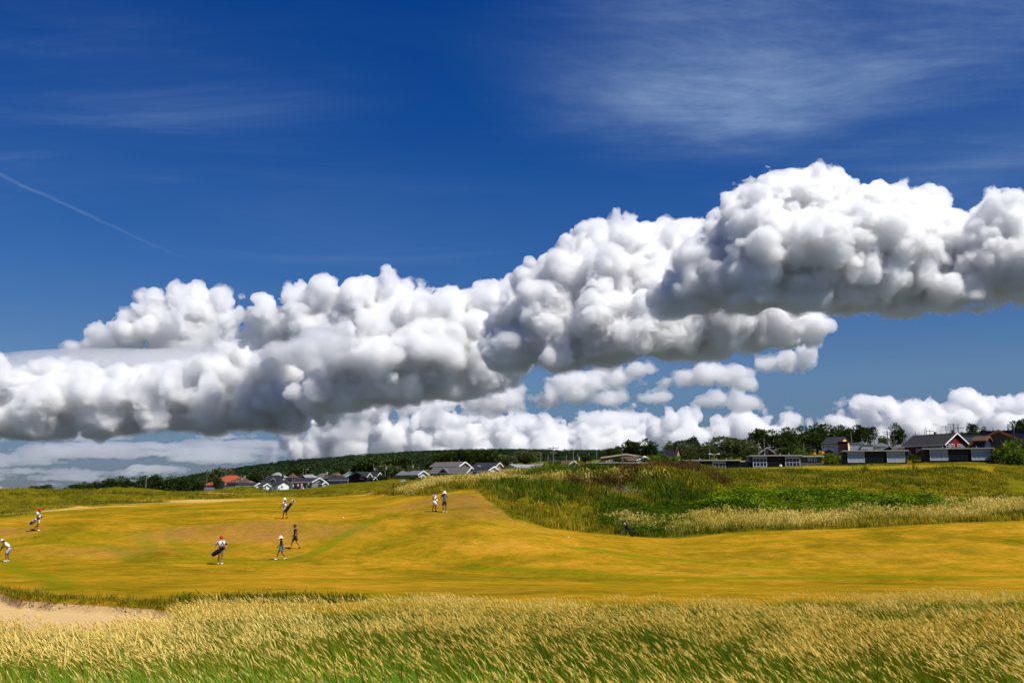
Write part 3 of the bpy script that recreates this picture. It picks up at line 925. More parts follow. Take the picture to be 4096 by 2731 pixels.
def seed_clump(seed, heads, blades, h=0.72):
    random.seed(seed)
    p = Plant()
    for i in range(heads):
        b = Vector((random.gauss(0, .14), random.gauss(0, .14), 0))
        az = PI + random.gauss(0.15, .5)
        hh = h * random.uniform(.75, 1.12)
        st = arc(b, hh, random.uniform(.05, .22), az, random.uniform(.06, .26), 6)
        p.ribbon(st[:5], .0042, 0)
        top, d = st[4], (st[5] - st[4]).normalized()
        L = random.uniform(.09, .18)
        dr = Vector((math.cos(az), math.sin(az), -random.uniform(-.1, .9))) * .7 + d * .5
        hd = [top + d * (L * t) + dr * (L * .5 * t * t) for t in (0, .25, .5, .75, 1)]
        p.spindle(hd, random.uniform(.006, .0095), 1, 3)
    for i in range(blades):
        b = Vector((random.gauss(0, .16), random.gauss(0, .16), 0))
        az = PI + random.gauss(0.1, .8)
        p.ribbon(arc(b, h * random.uniform(.45, .9), random.uniform(.05, .4), az, random.uniform(.1, .6), 5), random.uniform(.005, .011), 2)
    return p.mesh('seed_grass', [M_STALK, M_HEAD, M_BLADE])

def blade_clump(seed, n, h, w, mats=None, spread=.14, bend=(.2, .8), azs=.8):
    random.seed(seed)
    p = Plant()
    for i in range(n):
        b = Vector((random.gauss(0, spread), random.gauss(0, spread), 0))
        az = PI + random.gauss(0.1, azs)
        p.ribbon(arc(b, h * random.uniform(.55, 1.1), random.uniform(.05, .35), az, random.uniform(*bend), 7), w * random.uniform(.6, 1.2), 0)
    return p.mesh('long_grass', [mats or M_LONG])

KG = kit('meadow_grass', [seed_clump(i, 5, 15) for i in range(4)] + [seed_clump(10 + i, 2, 22, .64) for i in range(3)] + [seed_clump(20 + i, 7, 11, .78) for i in range(2)])
KL = kit('marram_grass', [blade_clump(30 + i, 26, 1.05, .012) for i in range(3)] + [blade_clump(40 + i, 14, 1.3, .014, bend=(.05, .5), azs=.5) for i in range(2)])

def polar_points(n, d0, d1, s0=-.60, s1=.60):
    d = np.sqrt(rng.uniform(d0 * d0, d1 * d1, n))
    s = rng.uniform(s0, s1, n)
    return s * d, d

def n3(x, y, L, o=0.0):
    return vnoise(np.stack([x / L + o, y / L + o * 1.7, np.full_like(x, o)], 1).astype(np.float32))

# tall seeding grass in front
x, y = polar_points(9800, 7.0, 33)
u = u_of(x, y)
edge = ge(u) + n3(x, y, 2.2, 3) * 1.6
keep = y < edge
x, y, u = x[keep], y[keep], u[keep]
z = height(x, y)
nz = n3(x, y, 3.0, 1) * .9 + n3(x, y, 1.2, 5) * .6
green = nz + np.clip((14.5 - y) / 6, -.25, 1) * .8 - np.clip((u - 1800) / 2600, -.4, .6) * .25
pick = np.where(green > .07, rng.integers(4, 7, len(x)), np.where(green < -.25, rng.integers(7, 9, len(x)), rng.integers(0, 4, len(x))))
size = rng.uniform(.8, 1.12, len(x)) * (1 + n3(x, y, 4, 9) * .12) * np.interp(y, [8, 15, 22, 31], [1.1, 1.0, .86, .68]) * np.where(u < 900, 1.12, 1.0)
tint = np.clip(.45 + n3(x, y, 5, 7) * .5 + rng.normal(0, .15, len(x)), 0, 1)
scatter('meadow_grass', 'tall straw coloured grass gone to seed across the foreground', KG, np.stack([x, y, z - .03], 1), pick,
        np.stack([rng.normal(0, .1, len(x)), rng.normal(-.12, .1, len(x)), rng.normal(0, .35, len(x))], 1), size, tint)
# long green blades close to the camera
x, y = polar_points(3600, 6.6, 12.0)
u = u_of(x, y)
w_ = np.interp(u, [-600, 0, 900, 1500, 2000, 2500, 3000, 4096, 4800], [1, 1, .95, 1.0, .7, .45, .25, .18, .18]) * np.clip((12.2 - y) / 3.5, 0, 1)
keep = rng.random(len(x)) < w_ * (.65 + n3(x, y, 1.4, 2) * .6)
x, y = x[keep], y[keep]
scatter('marram_grass', 'long green blades of dune grass closest to the camera', KL, np.stack([x, y, height(x, y) - .03], 1), rng.integers(0, 5, len(x)),
        np.stack([rng.normal(0, .12, len(x)), rng.normal(-.1, .12, len(x)), rng.normal(0, .5, len(x))], 1), rng.uniform(.80, 1.2, len(x)), np.clip(rng.normal(.45, .25, len(x)), 0, 1))

# rough grass on the dunes: broader tufts, seen from 80 m and more
M_ROUGH = leaf_mat('rough_grass', (0.050, 0.092, 0.003), (0.52, 0.36, 0.020), trans=0.4)
M_STRAW = leaf_mat('straw_grass', (0.50, 0.40, 0.07), (0.85, 0.64, 0.22), trans=0.4)
M_REED = leaf_mat('green_reed', (0.030, 0.075, 0.004), (0.17, 0.20, 0.008), trans=0.4)
M_RUST = leaf_mat('dead_dock_stalk', (0.050, 0.030, 0.008), (0.17, 0.095, 0.022), trans=0.25)

def tuft(seed, n, h, w, mat, spread=.3, heads=0, hmat=None, azs=.9):
    random.seed(seed)
    p = Plant()
    for i in range(n):
        b = Vector((random.gauss(0, spread), random.gauss(0, spread), 0))
        p.ribbon(arc(b, h * random.uniform(.6, 1.15), random.uniform(0, .35), PI + random.gauss(.1, azs), random.uniform(.05, .5), 4), w * random.uniform(.7, 1.3), 0)
    for i in range(heads):
        b = Vector((random.gauss(0, spread), random.gauss(0, spread), h * random.uniform(.65, 1.0)))
        p.leaf(b, Vector((random.gauss(-.7, .4), random.gauss(0, .4), random.uniform(.1, 1))), .26, .06, 1)
    return p.mesh('rough_tuft', [mat] + ([hmat] if heads else []))

KR = kit('rough_tufts', [tuft(50 + i, 18, .62, .045, M_ROUGH) for i in range(3)]                      # 0-2 mixed
         + [tuft(60 + i, 14, .75, .04, M_STRAW, heads=16, hmat=M_STRAW) for i in range(2)]            # 3-4 straw
         + [tuft(70 + i, 20, .95, .06, M_REED) for i in range(2)]                                     # 5-6 reed
         + [tuft(80 + i, 20, .85, .05, M_RUST, heads=18, hmat=M_RUST, azs=3) for i in range(2)]      # 7-8 dead dock
         + [tuft(90 + i, 22, .30, .05, M_ROUGH, spread=.35) for i in range(2)])                       # 9-10 short

def mask_uv(u, y, lst, x):
    """Union of soft ground ellipses (u, v, rx, ry) in metres."""
    r = np.zeros(len(u))
    for (a, b, rx, ry) in lst:
        c = hit(a, b)
        r = np.maximum(r, np.clip(1.5 - 1.1 * np.hypot((x - c.x) / rx, (y - c.y) / ry), 0, 1))
    return r

x, y = polar_points(76000, 82, 262)
# thin out with distance: what is far needs fewer, larger tufts
keep = rng.random(len(x)) < np.clip(1.2 - (y - 82) / 190, .3, 1)
x, y = x[keep], y[keep]
u = u_of(x, y)
m2_a = np.interp(u, [2750, 2900, 3300, 4100], [190, 160, 148, 150])
m2_b = np.interp(u, [2750, 2900, 3400, 3500, 3650, 4100], [190, 214, 222, 206, 228, 218])
inm = (y > m2_a + 1) & (y < m2_b - 1) & (u > 2800) & (u < 3985)
keep = (y > fe(u) + .25 + n3(x, y, 1.5, 4) * .4) & ~inm & ~((u > 4010) & (y > 130) & (y < 150))
x, y, u = x[keep], y[keep], u[keep]
z = height(x, y)
reed = mask_uv(u, y, [(2030, 1945, 4, 6), (2180, 1960, 5, 6), (2120, 1990, 4, 4), (2260, 1890, 9, 14), (2350, 1880, 8, 10), (2440, 1885, 6, 10), (2640, 1960, 4, 5), (2700, 1990, 4, 5), (2560, 1930, 3, 5), (1020, 1960, 8, 10)], x)
rust = mask_uv(u, y, [(2290, 1935, 2.6, 3), (2350, 1945, 3, 4), (2420, 1950, 3, 4), (2470, 1935, 2.4, 3), (2580, 1880, 4, 7), (2680, 1880, 4, 6), (2740, 1890, 3, 5), (2510, 1895, 3, 5), (2860, 1920, 1.6, 3)], x)
rust2 = mask_uv(u, y, [(3250, 1868, 4, 5), (3330, 1862, 6, 6), (3420, 1860, 5, 5)], x) * (y > 200)
straw = mask_uv(u, y, [(2900, 2105, 9, 3.2), (3200, 2092, 12, 3.2), (3500, 2078, 12, 3.4), (3800, 2062, 12, 3.6), (4096, 2045, 9, 4), (3950, 2030, 9, 2.5), (2250, 1925, 9, 3), (2400, 1920, 8, 3), (2120, 1925, 6, 3), (1990, 1915, 7, 4), (2650, 2128, 3, 1.5), (1700, 1950, 3, 4), (1640, 1965, 3, 4), (1850, 1930, 6, 4), (1620, 1990, 2, 3)], x)
hayk = mask_uv(u, y, [(560, 2014, 9, 3.5), (330, 2024, 7, 3), (760, 2004, 8, 4), (210, 2040, 4, 2), (1560, 1955, 6, 6), (3900, 1850, 10, 12), (3700, 1850, 6, 8)], x)
ns = n3(x, y, 5, 2) * .6 + n3(x, y, 1.6, 8) * .4
r_ = rng.random(len(x))
pick = np.where(r_ < .8, rng.integers(0, 3, len(x)), rng.integers(9, 11, len(x)))
pick = np.where((straw + ns * .5 > .45) & (r_ < .92), rng.integers(3, 5, len(x)), pick)
pick = np.where((reed + ns * .9 > .62) & (r_ < .75), rng.integers(5, 7, len(x)), pick)
pick = np.where((np.maximum(rust, rust2) + ns * .7 > .6) & (r_ < .62), rng.integers(7, 9, len(x)), pick)
pick = np.where(hayk > .5, rng.integers(9, 11, len(x)), pick)
bank = (u > 2850) & (y > 112) & (y < 150)                              # the long smooth bank below the mown plateau
pick = np.where(bank & (pick < 3), rng.integers(9, 11, len(x)), pick)
nl = n3(x, y, 14, 6)
tint = np.clip(.34 + ns * .75 + nl * .35 - np.where((u > 1700) & (u < 2950) & (y < 135), .12, 0) + rng.normal(0, .16, len(x)) + hayk * .5 + np.where(bank, -.2, 0) + np.where((y > 150) & (u < 1700), .12, 0) - np.where((y > 222) & (u > 1900), .4, 0) - np.where((u > 2350) & (u < 2900) & (y < 104), .25, 0), 0, 1)
size = rng.uniform(.75, 1.2, len(x)) * (1 + (y - 82) / 220) * np.where((u > 2150) & (y < 150), 1.12, np.where((u > 1500) & (y < 150), .92, .5)) * np.where(y > 190, .62, 1.0)
scatter('rough_grass', 'rough tufted grass, straw, reeds and dead stalks over the dunes', KR, np.stack([x, y, z - .05], 1), pick, turns(len(x), .12), size, tint)

# grass lip that hangs over the near bunker, its shade put into a dark tint
x = np.concatenate([rng.uniform(-24, -9, 5200), rng.uniform(-9, 10, 1500)])
y = rng.uniform(31, 43, len(x))
u = u_of(x, y)
far_e = np.interp(u, BK_U, BK_D)
keep = (u < 1900) & (y > far_e - .12) & (y < far_e + np.where(u < 760, 1.1, .5)) & (rng.random(len(x)) < np.where(u < 760, .9, .35))
x, y = x[keep], y[keep]
KE = kit('bunker_lip', [tuft(100 + i, 26, .20, .016, M_ROUGH, spread=.15) for i in range(3)])
scatter('bunker_edge_grass', 'shaggy grass hanging over the far edge of the sand bunker', KE, np.stack([x, y, height(x, y + .3) - .05], 1), rng.integers(0, 3, len(x)), turns(len(x), .25), rng.uniform(.7, 1.3, len(x)), np.clip(rng.normal(.22, .2, len(x)), 0, 1))

nl_ = 1500  # dark tinted tufts stand in for the shaded lip of the fairway
ul = rng.uniform(740, 1600, nl_)
yl = 34.6 + n3(ul / 40, ul * 0, 3.0, 2) * 1.1 + rng.uniform(0, .9, nl_)
xl = (ul - 2048) / F * CT * yl
kl = n3(xl, yl, 3.5, 8) > .0
xl, yl = xl[kl], yl[kl]
scatter('fairway_edge_grass', 'dark grassy edge where the fairway drops to the tall grass', KE, np.stack([xl, yl, height(xl, yl) - .04], 1), rng.integers(0, 3, len(xl)), turns(len(xl), .25), rng.uniform(.7, 1.5, len(xl)), np.clip(rng.normal(.12, .12, len(xl)), 0, 1))

# leafy thicket at the foot of the bank
M_LEAF = leaf_mat('broad_leaf', (0.020, 0.060, 0.002), (0.24, 0.34, 0.012), rough=.45, trans=0.35)
def leafy(seed, n, R, H, l=.22):
    random.seed(seed)
    p = Plant()
    for i in range(n):
        a = random.uniform(0, 2 * PI)
        e = math.asin(random.uniform(-.1, 1))
        rr = random.uniform(.55, 1.0) ** .5
        pos = Vector((math.cos(a) * math.cos(e) * R * rr, math.sin(a) * math.cos(e) * R * rr, H * (.12 + .88 * math.sin(max(e, 0)) * rr)))
        p.leaf(pos, Vector((math.cos(a), math.sin(a), random.uniform(-.5, .6))), l * random.uniform(.6, 1.3), l * .7, 0)
    return p.mesh('leafy_shrub', [M_LEAF])
KB = kit('leafy_shrubs', [leafy(110 + i, 95, .8, 1.5, .26) for i in range(4)])
TH_U = [2765, 2830, 2950, 3100, 3250, 3400, 3550, 3700, 3800, 3870]
TH_A = [2030, 2060, 2078, 2082, 2082, 2080, 2070, 2060, 2045, 2038]      # lower edge
TH_B = [2015, 1985, 1970, 1960, 1955, 1968, 1985, 2000, 2012, 2025]      # upper edge (tops)
pts = []
for i in range(4200):
    uu = rng.uniform(2765, 3870)
    ww = np.sqrt(rng.uniform(0, 1))
    lo_ = np.interp(uu, TH_U, TH_A) - 14
    hi_ = np.interp(uu, TH_U, TH_B) + 34
    if hi_ > lo_:
        continue
    h_ = None
    pts.append((uu, hi_ + (lo_ - hi_) * rng.uniform(0, 1)))
uq = np.array(pts)
ug = np.linspace(2760, 3880, 57)
dlo = np.array([hit(a, np.interp(a, TH_U, TH_A) - 6).y for a in ug])
dhi = np.array([hit(a, np.interp(a, TH_U, TH_B) + 30).y for a in ug])
nn = 900
uu = rng.uniform(2770, 3862, nn)
tt = rng.uniform(0, 1, nn)
dd = np.interp(uu, ug, dlo) * (1 - tt) + np.interp(uu, ug, dhi) * tt
xx = (uu - 2048) / F * CT * dd
scatter('leafy_thicket', 'dense bright green leafy thicket at the foot of the bank', KB, np.stack([xx, dd, height(xx, dd) - .15], 1), rng.integers(0, 4, nn), turns(nn, .1), rng.uniform(.75, 1.15, nn) * (1 + n3(xx, dd, 2.6, 6) * .45), np.clip(rng.normal(.42, .28, nn), 0, 1))
# low dark bramble at the foot of the dune behind the golf bag
nn = 420
ub = rng.uniform(2400, 2760, nn)
db = rng.uniform(85.5, 99, nn) + np.abs(ub - 2560) / 60
xb = (ub - 2048) / F * CT * db
KD_ = kit('bramble', [leafy(120 + i, 110, .7, .8, .16) for i in range(2)])
scatter('bramble_patch', 'low dark green bramble on the foot of the dune behind the standing golf bag', KD_, np.stack([xb, db, height(xb, db) - .1], 1), rng.integers(0, 2, nn), turns(nn, .1), rng.uniform(.7, 1.2, nn), np.clip(rng.normal(.05, .12, nn), 0, 1))
# white flowers in the middle of the dune
M_WFL = leaf_mat('white_flower', (0.62, 0.62, 0.52), (0.8, 0.8, 0.72), trans=.2)
random.seed(5)
p = Plant()
for i in range(12):
    p.leaf(Vector((random.gauss(0, .3), random.gauss(0, .3), random.uniform(.5, 1.0))), Vector((random.gauss(0, 1), random.gauss(0, 1), .6)), .05, .05, 0)
KF = kit('flowers', [p.mesh('flower', [M_WFL])])
c = hit(2490, 1990)
xf = c.x + rng.normal(0, .8, 26)
yf = c.y + rng.normal(0, .7, 26)
scatter('white_flowers', 'small patch of white flowers in the middle of the dune', KF, np.stack([xf, yf, height(xf, yf)], 1), np.zeros(26, int), turns(26), rng.uniform(.7, 1.1, 26), rng.random(26))
print('veg', round(time.time() - T0, 1))
# ------------------------------------------------------------------ wooded hill far behind
HILL_U = [-400, 300, 420, 520, 620, 700, 800, 900, 1000, 1150, 1300, 1450, 1600, 1800, 2000, 2300, 2600, 2900, 3200, 3600, 3860, 4600]
HILL_V = [1990, 1985, 1972, 1955, 1935, 1922, 1904, 1889, 1873, 1853, 1838, 1826, 1818, 1812, 1811, 1812, 1814, 1816, 1815, 1800, 1742, 1735]
hu = np.linspace(-400, 4600, 130)
hd = np.concatenate([np.linspace(850, 2100, 26), np.linspace(2200, 3400, 8)])
top = np.interp(hu, HILL_U, HILL_V) + 9
HV = []
for a, tv in zip(hu, top):
    zt = zv(2100, tv)
    for d in hd:
        t = np.clip((d - 850) / 1250, 0, 1)
        z = -6 + (zt + 6) * (t * t * (3 - 2 * t)) ** .8 if d <= 2100 else zt - (d - 2100) * .06
        x = (a - 2048) / F * CT * d
        HV.append((x, d, z))
HV = np.array(HV)
HV[:, 2] += (n3(HV[:, 0], HV[:, 1], 160, 3) * 5 + n3(HV[:, 0], HV[:, 1], 60, 1) * 2) * np.clip((HV[:, 2] + 6) / 30, 0, 1)
nd = len(hd)
i, j = np.meshgrid(np.arange(len(hu) - 1), np.arange(nd - 1), indexing='ij')
a = (i * nd + j).ravel()
hm, n, b = new_mat('forest_floor', 1.0, 0.0)
b.inputs['Base Color'].default_value = (0.020, 0.034, 0.014, 1)
me = mesh_np('hill', HV, np.stack([a, a + nd, a + nd + 1, a + 1], 1))
prop(link('hill', me, hm), 'long low wooded hill behind the village', kind='structure')

M_WOOD = leaf_mat('forest_leaf', (0.014, 0.034, 0.016), (0.050, 0.082, 0.028), trans=0.15)
def canopy(seed, n, R, H, l):
    random.seed(seed)
    p = Plant()
    for k in range(n):
        a_ = random.uniform(0, 2 * PI)
        e = math.asin(random.uniform(0, 1))
        r = R * random.uniform(.75, 1.05)
        pos = Vector((math.cos(a_) * math.cos(e) * r, math.sin(a_) * math.cos(e) * r, H * (.35 + .65 * math.sin(e))))
        p.leaf(pos, Vector((math.cos(a_), math.sin(a_), random.uniform(-.3, .9))), l * random.uniform(.6, 1.2), l * .8, 0)
    return p.mesh('canopy', [M_WOOD])
def spruce(seed, n=90, R=2.2, H=11):
    random.seed(seed)
    p = Plant()
    for k in range(n):
        t = random.random() ** 1.3
        a_ = random.uniform(0, 2 * PI)
        r = R * (1 - t) + .1
        p.leaf(Vector((0, 0, H * (.08 + .9 * t))), Vector((math.cos(a_), math.sin(a_), -.35)), r * random.uniform(.7, 1.1) + .3, .9, 0)
    return p.mesh('spruce', [M_WOOD])
KW = kit('forest_crowns', [canopy(200 + k, 60, 4.2, 8.5, 2.0) for k in range(4)] + [spruce(210 + k) for k in range(2)])
nn = 26000
uu = rng.uniform(330, 4300, nn)
dd = np.sqrt(rng.uniform(900 ** 2, 2190 ** 2, nn))
keep = (uu < 2950) | (uu > 3700)
uu, dd = uu[keep], dd[keep]
# a dense last row along the ridge keeps the skyline closed
nr = 2600
uu = np.concatenate([uu, rng.uniform(330, 4300, nr)])
dd = np.concatenate([dd, rng.uniform(2060, 2140, nr)])
xx = (uu - 2048) / F * CT * dd
iu = np.clip((uu - hu[0]) / (hu[1] - hu[0]), 0, len(hu) - 1.001)
idd = np.interp(dd, hd, np.arange(nd))
i0, j0 = iu.astype(int), np.minimum(idd.astype(int), nd - 2)
fu, fd = iu - i0, idd - j0
ZG = HV[:, 2].reshape(len(hu), nd)
zz = (ZG[i0, j0] * (1 - fu) + ZG[i0 + 1, j0] * fu) * (1 - fd) + (ZG[i0, j0 + 1] * (1 - fu) + ZG[i0 + 1, j0 + 1] * fu) * fd
keep = zz > -3
xx, dd, zz, uu = xx[keep], dd[keep], zz[keep], uu[keep]
sp = rng.random(len(xx)) < np.interp(uu, [1000, 1700, 2300, 4000], [.02, .05, .3, .3])
scatter('hillside_forest', 'dark green forest covering the long hill behind the village', KW, np.stack([xx, dd, zz - 1.5], 1), np.where(sp, rng.integers(4, 6, len(xx)), rng.integers(0, 4, len(xx))),
        turns(len(xx), .04), rng.uniform(.7, 1.15, len(xx)) * np.interp(uu, [400, 900], [.7, 1]), np.clip(.4 + n3(xx, dd, 130, 4) * .5 + rng.normal(0, .2, len(xx)), 0, 1))

# ------------------------------------------------------------------ trees one can tell apart
def bark_mat():
    m, n, b = new_mat('bark', .95, .1)
    g = n.n('ShaderNodeTexCoord').outputs['Object']
    n.l(n.mix(n.noise(g, 5, 5), (0.05, 0.035, 0.022, 1), (0.13, 0.10, 0.07, 1)), b.inputs['Base Color'])
    return m
M_BARK = bark_mat()

def plain_leaf(name, lo, hi, trans=.25):
    """As leaf_mat, but the variation comes from the leaf clump itself."""
    m = bpy.data.materials.new(name)
    m.use_nodes = True
    t = m.node_tree
    t.nodes.clear()
    n = NT(t)
    rnd = n.n('ShaderNodeNewGeometry').outputs['Random Per Island']
    ob = n.n('ShaderNodeTexCoord').outputs['Object']
    f = n.m('ADD', n.m('MULTIPLY', rnd, .6), n.m('MULTIPLY', n.noise(ob, .5, 3), .45), clamp=True)
    c = n.mix(f, (*lo, 1), (*hi, 1))
    d, tr, mx = n.n('ShaderNodeBsdfDiffuse'), n.n('ShaderNodeBsdfTranslucent'), n.n('ShaderNodeMixShader')
    n.l(c, d.inputs[0])
    n.l(n.mix(1.0, c, (1, 1, .55, 1), 'MULTIPLY'), tr.inputs[0])
    mx.inputs[0].default_value = trans
    n.l(d.outputs[0], mx.inputs[1])
    n.l(tr.outputs[0], mx.inputs[2])
    o = n.n('ShaderNodeOutputMaterial')
    n.l(mx.outputs[0], o.inputs[0])
    return m
M_DARK = plain_leaf('dark_tree_leaf', (0.018, 0.036, 0.010), (0.075, 0.105, 0.026))
M_SILVER = plain_leaf('silvery_tree_leaf', (0.040, 0.060, 0.020), (0.17, 0.19, 0.085))
M_LIGHT = plain_leaf('light_bush_leaf', (0.060, 0.110, 0.010), (0.19, 0.26, 0.025))

def crown_mesh(seed, n, mat, lobes=9, squat=1.0, gap=.2):
    """Unit crown (about 2 wide, 2 high, base at z=0) of leaf sprays on overlapping lobes with gaps between."""
    random.seed(seed)
    p = Plant()
    L = []
    for k in range(lobes):
        a_ = random.uniform(0, 2 * PI)
        r = random.uniform(.1, .62)
        L.append((Vector((math.cos(a_) * r, math.sin(a_) * r, random.uniform(.55, 1.45) * squat)), random.uniform(.34, .56)))
    for k in range(n):
        c, r = random.choice(L)
        d = Vector((random.gauss(0, 1), random.gauss(0, 1), random.gauss(.25, 1))).normalized()
        q = c + d * r * random.uniform(.72, 1.06)
        if q.z < .02:
            q.z = .02 + random.random() * .2
        s_ = random.uniform(.07, .15)
        p.leaf(q, (d + Vector((random.gauss(.25, .5), random.gauss(0, .5), random.gauss(.2, .5)))), s_ * 1.5, s_, 0)
    return p.mesh('crown', [mat])

def trunk_mesh(seed):
    """Unit trunk with limbs reaching into the crown (height about 1.5 units)."""
    random.seed(seed)
    bm = bmesh.new()
    def limb(a, b, ra, rb):
        d = (b - a).normalized()
        s1 = d.orthogonal().normalized()
        s2 = d.cross(s1)
        ring = []
        for q, r in ((a, ra), (b, rb)):
            ring.append([bm.verts.new(q + s1 * r * math.cos(2 * PI * k / 6) + s2 * r * math.sin(2 * PI * k / 6)) for k in range(6)])
        for k in range(6):
            bm.faces.new((ring[0][k], ring[0][(k + 1) % 6], ring[1][(k + 1) % 6], ring[1][k]))
        bm.faces.new(ring[1])
    limb(Vector((0, 0, -.35)), Vector((.02, 0, .6)), .075, .05)
    for k in range(6):
        a_ = k * 1.05 + random.random()
        limb(Vector((.02, 0, random.uniform(.3, .6))), Vector((math.cos(a_) * .45, math.sin(a_) * .45, random.uniform(.9, 1.4))), .04, .012)
    me = bpy.data.meshes.new('trunk')
    bm.to_mesh(me)
    bm.free()
    me.materials.append(M_BARK)
    return me

CROWN = {'dark': [crown_mesh(300 + k, 1500, M_DARK, 10) for k in range(5)], 'silver': [crown_mesh(320 + k, 1500, M_SILVER, 9) for k in range(3)],
         'bush': [crown_mesh(340 + k, 900, M_LIGHT, 7, .55) for k in range(3)], 'low': [crown_mesh(350 + k, 800, M_DARK, 7, .5) for k in range(2)]}
TRUNK = [trunk_mesh(360 + k) for k in range(2)]

def tree(label, u, vb, vt, w, d, kind='dark', group=None, name='tree', cat='tree', k=None):
    """A tree standing at distance d in column u; vb/vt its foot and top, w its width in frame units."""
    p = P(u, vb, d)
    p.z = min(p.z, gz(p.x, d) + .3) if d < 600 else p.z
    top_ = P(u, vt, d).z
    W_ = w / F * d / CT * .5
    H_ = (top_ - p.z) / 1.95
    sq = 1.75 if kind in ('bush', 'low') else 1.0
    e = bpy.data.objects.new(name, None)
    e.empty_display_size = .5
    COL.objects.link(e)
    e.location = p
    rz = random.uniform(0, 6.28)
    e.rotation_euler = (0, 0, rz)
    e.scale = (W_, W_, H_ * sq)
    lst = CROWN[kind]
    c = bpy.data.objects.new('crown', lst[(k if k is not None else random.randrange(99)) % len(lst)])
    COL.objects.link(c)
    c.parent = e
    t = bpy.data.objects.new('trunk', TRUNK[random.randrange(2)])
    COL.objects.link(t)
    t.parent = e
    prop(e, label, cat, group)
    return e

